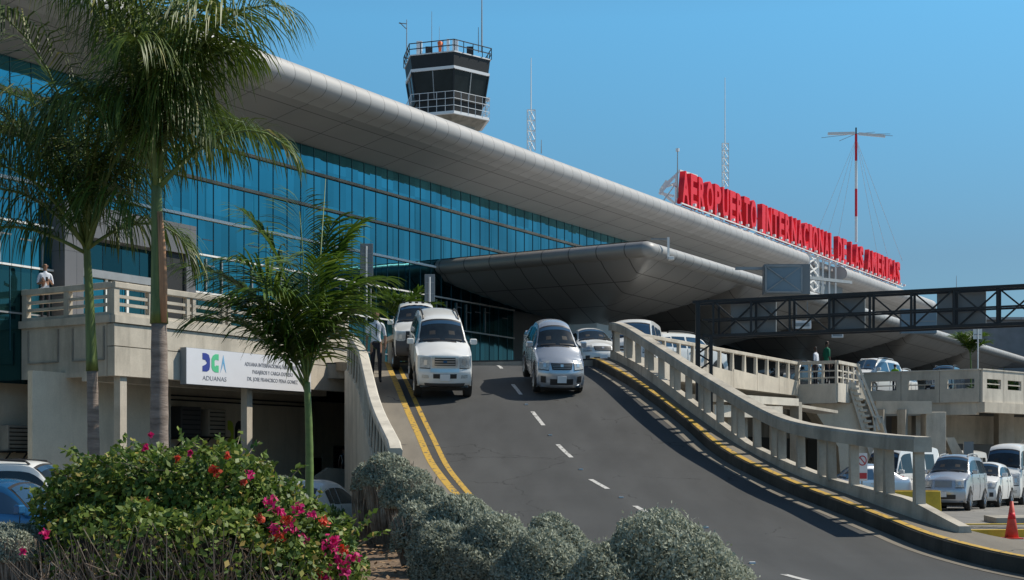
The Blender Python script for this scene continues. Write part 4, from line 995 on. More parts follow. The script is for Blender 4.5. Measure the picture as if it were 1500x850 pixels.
# outer parapet sections (three different looks)
def panel_parapet(A, B, z0, z1, label, m, nb, kind, grp='parapets of the upper road'):
    A = Vector((A.x, A.y, 0)); B = Vector((B.x, B.y, 0)); e = empty('road_parapet', (A.x, A.y, z0), 0, label, 'parapet', grp); O = e.location.copy()
    d = (B-A); L = d.length; d.normalize(); nn = d.cross(UP)
    cc = (A+B)/2
    h = z1-z0
    if kind == 'fin':
        b = MB(); b.box(cc+UP*(z1-.07)-O, L, .2, .14, (d, nn, UP)); b.build('top_rail', m, e, bevel=.02)
        hb = h*.46
        for k in range(nb):
            q0 = A+d*(L*k/nb+.015); q1 = A+d*(L*(k+1)/nb-.015)
            b = MB(); b.prism([q0+UP*z0-O, q1+UP*z0-O, q1+UP*(z0+hb-.05)-O, q0+UP*(z0+hb+.05)-O], tuple(nn*.14)); b.build('panel', m, e)
        n_ = nb*2
        for k in range(n_+1):
            q = A+d*(L*k/n_); b = MB(); b.prism([q+d*-.12+UP*(z0+hb*.7)-O, q+d*.12+UP*(z0+hb*.7)-O, q+d*.05+UP*(z1-.14)-O, q+d*-.05+UP*(z1-.14)-O], tuple(nn*.12)); b.build('fin', m, e)
    elif kind == 'window':
        for k in range(nb):
            l0, l1 = L*k/nb+.01, L*(k+1)/nb-.01; w = l1-l0
            hz0, hz1 = z0+h*.43, z0+h*.73
            def bx(a0, a1, za, zb, dz=.14, nm='panel'):
                b = MB(); b.prism([A+d*a0+UP*za-O, A+d*a1+UP*za-O, A+d*a1+UP*zb-O, A+d*a0+UP*zb-O], tuple(nn*dz)); return b
            b = bx(l0, l1, z0, hz0)
            for args in ((l0, l1, hz1, z1), (l0, l0+w*.2, hz0, hz1), (l1-w*.12, l1, hz0, hz1)):
                b2 = bx(*args); i = len(b.v); b.v += b2.v; b.f += [tuple(i+j for j in f) for f in b2.f]; b.m += b2.m
            b.build('panel', m, e)
            b = MB(); zc = (hz0+hz1)/2; b.bar(A+d*(l0+w*.2)+UP*zc+nn*.07-O, A+d*(l1-w*.12)+UP*zc+nn*.07-O, .07, .05); b.build('rail', m, e)
        b = MB(); b.box(cc+nn*.07+UP*(z1+.03)-O, L+.06, .22, .06, (d, nn, UP)); b.build('coping', 'concrete_pale', e)
    elif kind == 'grid':
        b = MB(); b.box(cc+UP*(z1-.07)-O, L, .2, .14, (d, nn, UP)); b.build('top_rail', m, e)
        b = MB(); b.box(cc+UP*(z0+h*.23)-O, L, .16, h*.46, (d, nn, UP)); b.build('panel', m, e)
        for k in range(nb+1):
            q = A+d*(L*k/nb); b = MB(); b.box(q+UP*(z0+h*.70)-O, .10, .12, h*.5, (d, nn, UP)); b.build('baluster', m, e)
        for r in (.6, .76):
            b = MB(); b.box(cc+UP*(z0+h*r)-O, L, .07, .06, (d, nn, UP)); b.build('rail', m, e)
    return e
zt_ = 6.3; zb_ = 4.78
panel_parapet(Vector((3.42, 47.3, 0)), ep(7.9), zb_, zt_, 'sunlit parapet of sloping panels and fins behind the ramp parapet', 'concrete', 7, 'fin')
panel_parapet(ep(7.9), ep(7.9)+NN*1.83, zb_-.35, zt_, 'short shaded parapet where the upper road steps outward', 'concrete', 3, 'grid')
j1 = ep(7.9)+NN*1.83
tj = 3.0
panel_parapet(j1, j1+D1*tj, zb_-.3, zt_, 'small sunlit landing parapet at the top of the outside stair', 'concrete_pale', 4, 'grid')
k0 = Vector((17.75, 71, 0)); k1 = Vector((22.6, 68.05, 0)); k2 = k1+Vector((.74, .67, 0))*16
panel_parapet(k0, k1, 4.75, zt_, 'long shaded parapet with three slot openings', 'concrete', 3, 'window')
panel_parapet(k1, k2, 4.75, zt_, 'sunlit parapet with slot openings at the right edge', 'concrete_pale', 8, 'window')
b = MB(); dd = (k1-k0).normalized(); b.bar(k0+UP*4.45+Vector((0, .3, 0))-OD, k1+UP*4.45+Vector((0, .3, 0))-OD, .5, .6); b.bar(k1+UP*4.5-OD, k2+UP*4.5-OD, .5, .5); b.build('edge_beam', 'concrete', dk)
b = MB(); b.bar(k0+UP*3.6+Vector((2, 1.5, 0))-OD, k2+UP*3.5+Vector((0, 2, 0))-OD, .6, 1.5); b.build('main_girder', 'concrete', dk)
# pier with brackets
pc = at(1367, 640, 66.5); pr_ = empty('bridge_pier', (pc.x, 66.5, 0), 0, 'beige concrete pier with slanting brackets under the upper road', 'pier')
b = MB(); b.box((0, 0, 2.1), .95, .9, 4.2); b.build('shaft', 'concrete', pr_, bevel=.03)
b = MB(); b.prism([Vector((.48, -.3, 3.0)), Vector((.9, -.3, 3.0)), Vector((2.0, -.3, 1.0)), Vector((1.35, -.3, 1.0))], (0, .6, 0)); b.build('bracket', 'concrete', pr_)
b = MB(); b.prism([Vector((4.3, -.3, 2.9)), Vector((5.0, -.3, 2.9)), Vector((4.1, -.3, 0.6)), Vector((3.4, -.3, 0.6))], (0, .6, 0)); b.build('bracket', 'concrete', pr_)
b = MB(); b.box((1.5, -.5, 2.3), .45, .1, 1.0); b.build('meter_box', 'panel_grey', pr_)
# lower level: back wall of arrivals in deep shade, with bays
lw = empty('lower_level', (12, 62, 0), 0, 'shaded lower level front with dark openings beneath the upper road', 'building'); OW = lw.location.copy()
a0_, a1_ = ep(-9)-NN*4.5, ep(70)-NN*4.5
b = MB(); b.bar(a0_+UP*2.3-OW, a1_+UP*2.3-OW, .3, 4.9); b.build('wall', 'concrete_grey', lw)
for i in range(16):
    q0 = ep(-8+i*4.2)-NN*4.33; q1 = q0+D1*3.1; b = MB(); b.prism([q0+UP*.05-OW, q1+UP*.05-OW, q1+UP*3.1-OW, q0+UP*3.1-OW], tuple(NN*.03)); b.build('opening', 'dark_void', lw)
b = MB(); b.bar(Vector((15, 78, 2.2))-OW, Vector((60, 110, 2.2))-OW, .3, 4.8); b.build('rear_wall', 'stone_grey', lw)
# low canopies/awning beams seen through the balusters
b = MB(); q0, q1 = at(1035, 583, 52), at(1150, 590, 58); b.bar(q0-OW, q1-OW, 1.2, .3); b.build('awning', 'concrete_pale', lw)
b = MB(); q0, q1 = at(1040, 602, 52), at(1140, 604, 56); b.bar(q0-OW, q1-OW, .4, .45); b.build('awning_beam', 'concrete_pale', lw)
b = MB(); q0, q1 = at(1150, 594, 58), at(1212, 604, 61); b.bar(q0-OW, q1-OW, 1.0, .12); b.build('ledge', 'concrete', lw)
for px, Y in ((1086, 55), (1136, 57), (1166, 58), (1062, 54), (1290, 66), (1322, 66)):
    q = at(px, 700, Y); b = MB(); b.box(Vector((q.x, Y, 2.15))-OW, .38, .38, 4.3, (D1, NN, UP)); b.build('column', 'concrete_grey', lw)
b = MB(); q0, q1 = at(1283, 607, 66), at(1365, 607, 66); b.prism([Vector((q0.x, 66, 4.1))-OW, Vector((q1.x, 66, 4.1))-OW, Vector((q1.x, 66, 4.7))-OW, Vector((q0.x, 66, 4.7))-OW], (0, .5, 0)); b.build('beam', 'concrete', lw)
# outside stair: solid wedge wall plus railed flight
st = empty('outside_stair', (14.6, 64, 0), 0, 'steep railed outside stair with a solid beige side wall', 'stair'); OSt = st.location.copy()
Ys = 63.2
W4 = [at(1187, 592, Ys), at(1256, 590, Ys), at(1293, 700, Ys), at(1293, 745, Ys), at(1235, 745, Ys), at(1228, 655, Ys)]
b = MB(); b.prism([w_-OSt for w_ in W4], (0, 2.0, 0)); b.build('side_wall', 'plaster', st)
s0, s1 = at(1246, 562, Ys-.3), at(1292, 690, Ys-.3); s2 = at(1253, 528, Ys-.3)
b = MB(); b.prism([at(1241, 560, Ys-.25)-OSt, at(1252, 560, Ys-.25)-OSt, at(1298, 706, Ys-.25)-OSt, at(1286, 706, Ys-.25)-OSt], (0, .12, 0)); b.build('stringer', 'concrete_pale', st)
for (xa, ya, xb, yb) in ((1256, 533, 1290, 620), (1254, 544, 1288, 630)):
    b = MB(); b.bar(at(xa, ya, Ys-.3)-OSt, at(xb, yb, Ys-.3)-OSt, .09, .1); b.build('handrail', 'concrete_pale', st)
b = MB(); b.bar(at(1280, 611, Ys-.3)-OSt, at(1292, 611, Ys-.3)-OSt, .1); b.bar(at(1291, 611, Ys-.3)-OSt, at(1299, 640, Ys-.3)-OSt, .1); b.bar(at(1280, 611, Ys-.3)-OSt, at(1282, 640, Ys-.3)-OSt, .09); b.build('lower_rail', 'concrete_pale', st)
for k in range(12):
    f = k/12; xa = 1254+f*36; ya = 548+f*95; b = MB(); b.box(at(xa-4, ya+22, Ys)-OSt, .32, .8, .10); b.build('tread', 'concrete', st)
# no-turn sign seen through the balusters
e = empty('prohibition_sign', (at(1263, 700, 48).x, 48, 0), 0, 'white board with a red prohibition ring between the parapet posts', 'road sign')
zc = at(1263, 680, 48).z
b = MB(); b.box((0, 0, zc-.1), .34, .04, .95); b.build('board', 'plate', e)
b = MB(); b.sweep(lambda k: [Vector(((.115+.03*u)*math.cos(k/24*2*math.pi), -.025-.01*w_, zc+.12+(.115+.03*u)*math.sin(k/24*2*math.pi)*1.2)) for u, w_ in ((0, 0), (1, 0), (1, 1), (0, 1))], list(range(25)), caps=False); b.build('ring', 'red_paint', e)
b = MB(); b.bar((-.08, -.03, zc+.22), (.08, -.03, zc+.02), .03); b.build('slash', 'red_paint', e)
b = MB(); b.box((0, -.027, zc-.4), .3, .01, .2); b.build('red_panel', 'red_paint', e); b = MB(); b.bar((0, .06, 0), (0, .06, zc+.3), .05); b.build('pole', 'grey_steel', e)
# =================== VEHICLES ===================
SX, SZ = .86, 1.22
def chaikin(P, it=2):
    P = np.array(P, float)
    for _ in range(it):
        Q = [P[0]]
        for a, b_ in zip(P[:-1], P[1:]): Q += [a*.78+b_*.22, a*.22+b_*.78]
        Q.append(P[-1]); P = np.array(Q)
    return P
def cm(b, name, mt, par, smooth=False, bevel=0):
    return b.build(name, mt, par, smooth, bevel)
def make_vehicle(kind, paint, label, cat, glass='car_glass', name=None, group='vehicles around the terminal', plate=True, detail=2):
    """x forward (0 at the front bumper, negative to the rear), y left, z up; sizes in photo-proportioned metres"""
    K = {
     # profile: x, z, halfwidth, key ;  keys 0 bumper bottom 1 bumper top 2 grille top/hood lip 3 cowl 4 roof front 5 roof rear 6 tail top 7 tail mid 8 bottom
     'suv': dict(L=4.9, P=[(.10, .38, .80, 0), (.0, .46, .84, .3), (-.01, .70, .86, 1), (.06, .80, .86, 1.2), (.08, 1.08, .84, 2), (.20, 1.14, .83, 2.2), (1.25, 1.24, .84, 3), (1.95, 1.74, .68, 4), (2.5, 1.80, .68, 4.3), (4.3, 1.77, .68, 5), (4.72, 1.68, .70, 5.5), (4.85, 1.15, .84, 6), (4.9, .9, .86, 7), (4.88, .42, .84, 8)], wb=.94, belt=1.16, sill=.38, bow=.16, wheels=(.92, 3.80, .385)),
     'pickup': dict(L=5.2, P=[(.10, .46, .80, 0), (.0, .52, .84, .3), (-.01, .78, .85, 1), (.05, .86, .85, 1.2), (.07, 1.16, .82, 2), (.2, 1.22, .80, 2.2), (1.2, 1.32, .82, 3), (1.9, 1.80, .64, 4), (2.3, 1.85, .64, 4.3), (3.4, 1.82, .64, 5), (3.7, 1.70, .66, 5.5), (3.9, 1.24, .82, 6), (5.15, 1.2, .84, 7), (5.18, .5, .84, 8)], wb=.91, belt=1.22, sill=.46, bow=.14, wheels=(.95, 4.1, .40)),
     'sedan': dict(L=4.55, P=[(.14, .20, .74, 0), (.0, .27, .82, .3), (-.02, .52, .84, 1), (.05, .62, .83, 1.2), (.14, .76, .78, 2), (.3, .83, .76, 2.2), (1.15, .98, .80, 3), (1.98, 1.40, .58, 4), (2.4, 1.46, .56, 4.3), (3.1, 1.44, .57, 5), (3.45, 1.36, .60, 5.5), (4.05, 1.08, .76, 6), (4.5, 1.0, .78, 7), (4.55, .3, .80, 8)], wb=.88, belt=.93, sill=.24, bow=.30, wheels=(.92, 3.52, .325)),
     'hatch': dict(L=4.0, P=[(.12, .22, .74, 0), (.0, .3, .80, .3), (-.02, .55, .81, 1), (.05, .66, .80, 1.2), (.16, .84, .76, 2), (.3, .9, .74, 2.2), (.95, 1.02, .78, 3), (1.75, 1.46, .58, 4), (2.2, 1.52, .57, 4.3), (3.2, 1.48, .58, 5), (3.6, 1.40, .6, 5.5), (3.92, 1.0, .76, 6), (3.98, .8, .8, 7), (3.95, .32, .80, 8)], wb=.86, belt=.98, sill=.26, bow=.26, wheels=(.80, 3.25, .33)),
     'minivan': dict(L=5.0, P=[(.12, .26, .80, 0), (.0, .34, .88, .3), (-.02, .62, .90, 1), (.05, .74, .88, 1.2), (.14, .95, .84, 2), (.3, 1.02, .82, 2.2), (1.0, 1.16, .86, 3), (1.9, 1.68, .68, 4), (2.4, 1.76, .68, 4.3), (4.3, 1.73, .70, 5), (4.75, 1.62, .72, 5.5), (4.95, 1.1, .88, 6), (5.0, .8, .9, 7), (4.97, .36, .88, 8)], wb=.97, belt=1.10, sill=.30, bow=.24, wheels=(.95, 4.0, .35)),
     'van': dict(L=5.2, P=[(.10, .30, .80, 0), (.0, .38, .86, .3), (-.02, .68, .88, 1), (.02, .80, .88, 1.2), (.08, 1.12, .86, 2), (.14, 1.2, .85, 2.2), (.42, 1.32, .86, 3), (.95, 2.0, .74, 4), (1.4, 2.22, .72, 4.3), (4.6, 2.24, .74, 5), (5.0, 2.15, .76, 5.5), (5.15, 1.3, .86, 6), (5.2, .9, .88, 7), (5.18, .4, .86, 8)], wb=.93, belt=1.25, sill=.32, bow=.14, wheels=(1.0, 3.9, .35)),
    }[kind]
    root = empty(name or {'suv': 'sport_utility_vehicle', 'pickup': 'pickup_truck', 'sedan': 'sedan', 'hatch': 'hatchback', 'minivan': 'minivan', 'van': 'van'}[kind], (0, 0, 0), 0, label, cat, group)
    PP = chaikin(K['P'], 2); n = len(PP); NV = 21; wb, belt, sill, bow = K['wb'], K['belt'], K['sill'], K['bow']
    mid = K['L']/2
    def S(u, v):
        """top sheet point for key value u, lateral -1..1"""
        x = np.interp(u, PP[:, 3], PP[:, 0]); z = np.interp(u, PP[:, 3], PP[:, 1]); w = np.interp(u, PP[:, 3], PP[:, 2])
        av = abs(v); fr = 1 if u <= 2.2 else max(0, 1-(u-2.2)/2.1); rr = 0 if u < 5 else min(1, (u-5)/.5)
        x2 = x+bow*fr*av**2.6*(1.0 if u < 2.3 else .75)-.12*rr*av**3
        z2 = z-(.055*av**3 if 2 < u < 6.5 else .0)-(.03*av**2 if 3.2 < u < 5.6 else 0)
        if 2.2 <= u <= 3: z2 += .02*math.cos(min(1, av*1.15)*math.pi)*1.0
        return Vector((-x2*SX, -v*w*SX, z2*SZ))
    us = PP[:, 3]
    V, Fc = [], []
    vs = [math.sin((j/(NV-1)*2-1)*math.pi/2) for j in range(NV)]
    for u in us:
        for v in vs: V.append(S(u, v))
    for i in range(n-1):
        for j in range(NV-1): a = i*NV+j; Fc.append((a, a+1, a+NV+1, a+NV))
    # sides
    def Wb(x):
        e = min(x, K['L']-x); return wb*(1-.10*max(0, 1-e/.7)**2)
    SV = [0, .12, .3, .5, .56, .66, .8, .92, 1]
    def side(u, s, sg):
        E = S(u, sg); x = -E.x/SX; z = E.z/SZ; y = abs(E.y)/SX; zb = belt if z > belt+.02 else z
        w = Wb(x); 
        if s <= .5:
            f = s/.5; zz = z+(zb-z)*f; yy = y+(w-.015-y)*f if z > belt+.02 else y+(max(y, w-.03)-y)*f
            if z > belt+.02: yy = y+(w-.02-y)*(f**.9)
        else:
            f = (s-.5)/.5; zz = zb+(max(min(sill, zb-.02), 0)-zb)*f; yy = (w-.02 if z > belt+.02 else max(y, w-.03))+.03*math.sin(f*math.pi)-.05*max(0, f-.75)*4*.6
        return Vector((E.x, -sg*yy*SX, zz*SZ))
    for sg in (-1, 1):
        i0 = len(V)
        for u in us:
            for s in SV: V.append(side(u, s, sg))
        m_ = len(SV)
        for i in range(n-1):
            for j in range(m_-1): a = i0+i*m_+j; Fc.append((a, a+m_, a+m_+1, a+1) if sg > 0 else (a, a+1, a+m_+1, a+m_))
    # floor
    i0 = len(V); z_ = sill*.9*SZ
    V += [Vector((-.2*SX, wb*.85*SX, z_)), Vector((-.2*SX, -wb*.85*SX, z_)), Vector((-(K['L']-.2)*SX, -wb*.85*SX, z_)), Vector((-(K['L']-.2)*SX, wb*.85*SX, z_))]; Fc.append((i0, i0+1, i0+2, i0+3))
    body = raw('body', [tuple(v) for v in V], Fc, paint, root)
    bm = bmesh.new(); bm.from_mesh(body.data); bmesh.ops.remove_doubles(bm, verts=bm.verts, dist=.004); bmesh.ops.recalc_face_normals(bm, faces=bm.faces); bm.to_mesh(body.data); bm.free()
    body.data.polygons.foreach_set('use_smooth', [True]*len(body.data.polygons))
    em = body.modifiers.new('split', 'EDGE_SPLIT'); em.split_angle = math.radians(38)
    def patch(nm, u0, u1, v0, v1, off, mt, nu=8, nv=8, taper=0, par=None):
        V, Fc = [], []
        for i in range(nu+1):
            u = u0+(u1-u0)*i/nu; k = 1-taper*(i/nu)
            for j in range(nv+1):
                v = (v0+(v1-v0)*j/nv)*k; p = S(u, v); e = 1e-3
                nrm = (S(u+e, v)-p).cross(S(u, v+e)-p)
                if nrm.length > 0: nrm.normalize()
                if nrm.x < 0 and u < 4.5: nrm = -nrm
                if u >= 4.5 and nrm.x > 0: nrm = -nrm
                V.append(p+nrm*off)
        for i in range(nu):
            for j in range(nv): a = i*(nv+1)+j; Fc.append((a, a+1, a+nv+2, a+nv+1))
        o = raw(nm, [tuple(v) for v in V], Fc, mt, par or root, True); return o
    def spatch(nm, u0, u1, s0, s1, sg, off, mt):
        V, Fc = [], []; nu, ns = 8, 4
        for i in range(nu+1):
            u = u0+(u1-u0)*i/nu
            for j in range(ns+1):
                s = s0+(s1-s0)*j/ns; p = side(u, s, sg); V.append((p.x, p.y-sg*off, p.z+off*.3))
        for i in range(nu):
            for j in range(ns): a = i*(ns+1)+j; Fc.append((a, a+1, a+ns+2, a+ns+1))
        raw(nm, V, Fc, mt, root, True)
    patch('windscreen_surround', 3.0, 4.02, -.97, .97, .006, 'black_plastic'); ws = patch('windscreen', 3.06, 3.94, -.93, .93, .012, glass)
    for sv in (-.42, .42): patch('head_restraint', 3.36, 3.52, sv-.13, sv+.13, .0135, 'seat_dark', 2, 3, par=ws)
    for s in (-1, 1):
        w_ = patch('wiper', 3.10, 3.16, s*.1 if s > 0 else -.8, .8 if s > 0 else -.1, .02, 'black_plastic', 1, 6)
    patch('rear_window', 5.55, 5.95, -.88, .88, .012, glass)
    for sg in (-1, 1):
        if kind in ('van',): wins = [(3.30, 3.95, .12, .47), (4.02, 4.42, .1, .47), (4.47, 4.70, .12, .47), (4.73, 4.97, .12, .47)]
        elif kind == 'pickup': wins = [(3.35, 4.30, .10, .47), (4.36, 4.9, .10, .47)]
        else: wins = [(3.40, 4.48, .10, .47), (4.53, 4.88, .10, .47), (4.92, 5.35, .12, .45)]
        for (u0, u1, s0, s1) in wins: spatch('side_window', u0, u1, s0, s1, sg, .008, glass)
    # front face
    if kind == 'suv':
        patch('grille_surround', 1.27, 1.98, -.48, .48, .018, 'chrome', taper=-.08); gr = patch('grille', 1.38, 1.90, -.40, .40, .024, 'black_plastic')
        for k in range(3): patch('grille_bar', 1.45+.16*k, 1.51+.16*k, -.39, .39, .036, 'chrome', 1, 8)
        patch('badge', 1.58, 1.72, -.07, .07, .045, 'car_blue', 3, 4)
        lam = [(1.22, 1.93, .56, .95)]; patch('lower_intake', .62, .92, -.45, .45, .01, 'black_plastic'); patch('bumper_trim', 1.0, 1.18, -.55, .55, .014, 'chrome', 2, 8)
        for s in (-1, 1): patch('fog_lamp', .62, .84, s*.62, s*.88, .012, 'lamp_clear')
        patch('skid_panel', .0, .28, -.8, .8, .01, 'grey_plastic')
    elif kind == 'pickup':
        patch('bumper', .0, 1.32, -1, 1, .012, 'grey_plastic'); patch('grille', 1.30, 2.0, -.56, .56, .018, 'black_plastic'); lam = [(1.25, 1.92, .60, .95)]
        patch('lower_intake', .5, .8, -.5, .5, .02, 'black_plastic')
        for k in range(2): patch('grille_bar', 1.42+.22*k, 1.48+.22*k, -.48, .48, .03, 'chrome', 1, 6)
    elif kind in ('sedan', 'hatch'):
        patch('grille', 1.22, 1.92, -.42, .42, .014, 'black_plastic', taper=-.18)
        for k in range(3): patch('grille_bar', 1.34+.18*k, 1.39+.18*k, -.38-.03*k, .38+.03*k, .022, 'grey_steel', 1, 6)
        patch('badge', 1.5, 1.8, -.065, .065, .03, 'chrome', 3, 4); lam = [(1.20, 2.12, .56, .97)]
        patch('lower_intake', .34, .72, -.50, .50, .012, 'black_plastic')
        for s in (-1, 1): patch('fog_lamp', .45, .85, s*.68, s*.88, .012, 'black_plastic')
    elif kind == 'minivan':
        patch('grille', 1.2, 1.9, -.42, .42, .014, 'grey_steel'); lam = [(1.18, 2.05, .58, .96)]; patch('lower_intake', .35, .7, -.6, .6, .012, 'black_plastic')
    else:
        patch('grille', 1.25, 1.75, -.45, .45, .014, 'grey_plastic'); lam = [(1.1, 1.85, .60, .95)]; patch('lower_intake', .45, .75, -.5, .5, .012, 'black_plastic')
        patch('grille_bar', 1.45, 1.52, -.44, .44, .025, 'chrome', 1, 6)
        for s in (-1, 1): patch('fog_lamp', .5, .75, s*.66, s*.86, .012, 'lamp_clear')
    for (u0, u1, v0, v1) in lam:
        for s in (-1, 1):
            h_ = patch('headlight', u0, u1, s*v0, s*v1, .016, 'lamp_clear'); patch('lamp_reflector', u0+(u1-u0)*.25, u0+(u1-u0)*.72, s*(v0+.12), s*(v0+.24), .022, 'chrome', 3, 4, par=h_)
            patch('headlight_rim', u0-.05, u0, s*v0, s*v1, .012, 'black_plastic', 1, 6)
    patch('visor_band', 3.80, 3.94, -.92, .92, .016, 'car_glass_blue', 2, 8)
    if plate:
        p = S(.75, 0); b = MB(); b.box((p.x+.03, 0, p.z-.02), .015, .33*SX, .15*SZ); pl_ = b.build('licence_plate', 'plate', root)
    # mirrors
    for sg in (-1, 1):
        q = side(3.32, .46, sg); b = MB(); yy = -sg
        b.box((q.x+.02, q.y+yy*.13, q.z+.10), .12, .20, .16); b.build('mirror', paint, root, bevel=.03)
        b = MB(); b.bar((q.x, q.y, q.z+.03), (q.x+.02, q.y+yy*.1, q.z+.06), .05); b.build('mirror_arm', 'black_plastic', root)
    # tail lamps
    for s in (-1, 1): patch('tail_light', 6.05, 6.7, s*.72, s*.98, .012, 'lamp_red', 3, 3)
    # wheels
    xf, xr, r = K['wheels']
    for x in (xf, xr):
        for sg in (-1, 1):
            yb = Wb(x)*SX*sg; b = MB()
            ring = lambda R, y: [Vector((-x*SX+R*SX*math.cos(2*math.pi*k/24), y, r*SZ+R*SZ*math.sin(2*math.pi*k/24))) for k in range(24)]
            pr = [(r*.62, yb+sg*.005), (r*.92, yb+sg*.02), (r, yb-sg*.02), (r, yb-sg*.19), (r*.9, yb-sg*.21)]
            b.sweep(lambda k: ring(*pr[k]), pr); wh = b.build('wheel', 'black_rubber', root, smooth=False)
            b = MB(); pr2 = [(r*.60, yb+sg*.012), (r*.5, yb-sg*.03)]; b.sweep(lambda k: ring(*pr2[k]), pr2)
            for k in range(5):
                a = 2*math.pi*k/5; b.bar((-x*SX, yb+sg*.0, r*SZ), (-x*SX+r*.6*SX*math.cos(a), yb+sg*.012, r*SZ+r*.6*SZ*math.sin(a)), .05)
            b.build('rim', 'rim_metal', wh)
            b = MB(); arc = [Vector((-x*SX+(r+.07)*SX*math.cos(math.pi*k/14), yb+sg*.004, r*SZ+(r+.07)*SZ*math.sin(math.pi*k/14))) for k in range(15)]
            arc = [Vector((arc[0].x, arc[0].y, sill*SZ*.9))]+arc+[Vector((arc[-1].x, arc[-1].y, sill*SZ*.9))]
            b.prism(arc, (0, -sg*.06, 0)); b.build('wheel_arch', 'black_plastic', root)
    b = MB(); b.box((-K['L']/2*SX, 0, sill*.8*SZ), (K['L']-1.0)*SX, wb*1.5*SX, .22); b.build('underbody', 'black_rubber', root)
    # door seams and handles
    for sg in (-1, 1):
        for u in ([3.4, 4.5, 4.9] if kind != 'van' else [3.3, 4.0, 4.45]):
            V = [side(u, s, sg) for s in (.5, .6, .7, .8, .9, .97)]; b = MB()
            for p, q in zip(V[:-1], V[1:]): b.bar(p+Vector((0, -sg*.004, 0)), q+Vector((0, -sg*.004, 0)), .014, .006)
            b.build('door_seam', 'black_plastic', root)
        for u in ((4.40, 4.84) if kind != 'van' else (3.9, 4.4)):
            q = side(u, .57, sg); b = MB(); b.box((q.x, q.y-sg*.02, q.z), .16, .03, .035); b.build('door_handle', paint, root)
    if kind in ('suv', 'minivan'):
        for sg in (-1, 1):
            a_, b_ = S(4.12, sg*.88), S(4.95, sg*.88); b = MB()
            b.tube([a_+Vector((0, 0, .01)), a_+Vector((-.1, 0, .085)), (a_+b_)/2+Vector((0, 0, .12)), b_+Vector((.1, 0, .075)), b_+Vector((0, 0, .01))], .028, 6); b.build('roof_rail', 'grey_steel' if kind == 'minivan' else 'black_plastic', root)
    return root, S, side, K
def place(root, px, py, yaw, on='ramp', Y=None, z=None, pitch=None):
    """yaw: heading turned from facing the camera (radians, + = nose towards picture right)"""
    if on == 'ramp':
        p = onramp(px, py, 0.0); root.location = p; pit = -math.atan(gp(p.y)) if pitch is None else pitch
    else:
        root.location = Vector(((px-CX)/F*Y, Y, z)); pit = pitch or 0
    head = -math.pi/2+yaw
    R = Matrix.Rotation(head, 4, 'Z') @ Matrix.Rotation(-pit, 4, 'Y')
    root.rotation_euler = R.to_euler()
    return root
# 1 white SUV coming down the ramp
v, S_, sd, K_ = make_vehicle('suv', 'car_white', 'white sport utility vehicle with chrome grille driving down the ramp', 'suv'); place(v, 651, 590, .13, pitch=None)
v, *_ = make_vehicle('sedan', 'car_silver', 'silver sedan driving down the ramp in the right lane', 'car'); place(v, 822, 583, .12); v.scale = (1, .93, 1.07)
v, *_ = make_vehicle('pickup', 'car_white', 'white pickup truck with grey bumper behind the white suv at the ramp crest', 'pickup truck', plate=False); place(v, 612, 546, .10); v.scale = (1, .97, .93)
b = MB()
for k in range(5): b.box((-1.95*SX, (-.5+.25*k)*SX, 1.86*SZ), .08, .1, .05)
b.build('roof_lamp', 'black_plastic', v)
v, *_ = make_vehicle('sedan', 'car_white', 'white sedan waiting behind the silver sedan at the far end of the parapet', 'car'); place(v, 884, 523, .2, 'flat', 51.5, DECK-.15)
def flat(kind, paint, label, cat, px, Y, yaw, z, glass='car_glass', **kw):
    v, *_ = make_vehicle(kind, paint, label, cat, glass, **kw); place(v, px, 0, yaw, 'flat', Y, z); return v
v = flat('van', 'car_white', 'white van behind the far end of the ramp parapet', 'van', 922, 54, -.22, DECK, 'car_glass_blue'); v.scale = (1, 1.1, .80)
flat('suv', 'car_white', 'white sport utility vehicle on the upper road just right of the dark gantry post', 'suv', 1052, 63, math.pi*.70, DECK, 'car_glass_blue')
flat('van', 'car_white', 'white van partly hidden on the upper road left of the pedestrians', 'van', 1108, 75, -.6, DECK-1.1)
flat('sedan', 'car_dark', 'dark sedan behind the fin parapet near the outside stair', 'car', 1135, 70, -.7, DECK)
flat('hatch', 'car_white', 'white hatchback behind the fin parapet near the outside stair', 'car', 1160, 72, -.6, DECK)
flat('minivan', 'car_white', 'white minivan with blue side windows above the outside stair', 'minivan', 1248, 74, -.75, DECK, 'car_glass_blue')
flat('minivan', 'car_white', 'small white ambulance with a red roof lamp on the upper road', 'ambulance', 1296, 82, -.55, DECK, 'car_glass_blue')
flat('suv', 'car_dark', 'dark sport utility vehicle on the upper road left of the small palm', 'suv', 1374, 80, -.48, DECK)
# lower level right
flat('minivan', 'car_silver', 'silver minivan with roof rails parked at the lower level', 'minivan', 1381, 52.5, -.52, 0)
flat('hatch', 'car_white', 'small white hatchback parked between the minivan and the tall van', 'car', 1431, 57, -.56, 0)
flat('van', 'car_white', 'tall white passenger van at the right edge of the lower level', 'van', 1466, 60, -.52, -.05)
flat('van', 'car_white', 'white van with only its roof showing behind the silver minivan', 'van', 1400, 66, -.5, -.3)
flat('van', 'car_white', 'white panel van behind the ramp posts beside the yellow barrier', 'van', 1281, 56, -.75, -.2)
flat('sedan', 'car_silver', 'pale sedan seen between ramp posts left of the prohibition sign', 'car', 1190, 53, -1.3, -.0, 'car_glass_blue')
flat('hatch', 'car_sky', 'bright blue hatchback seen between ramp posts left of the prohibition sign', 'car', 1222, 58, -.9, -.1)
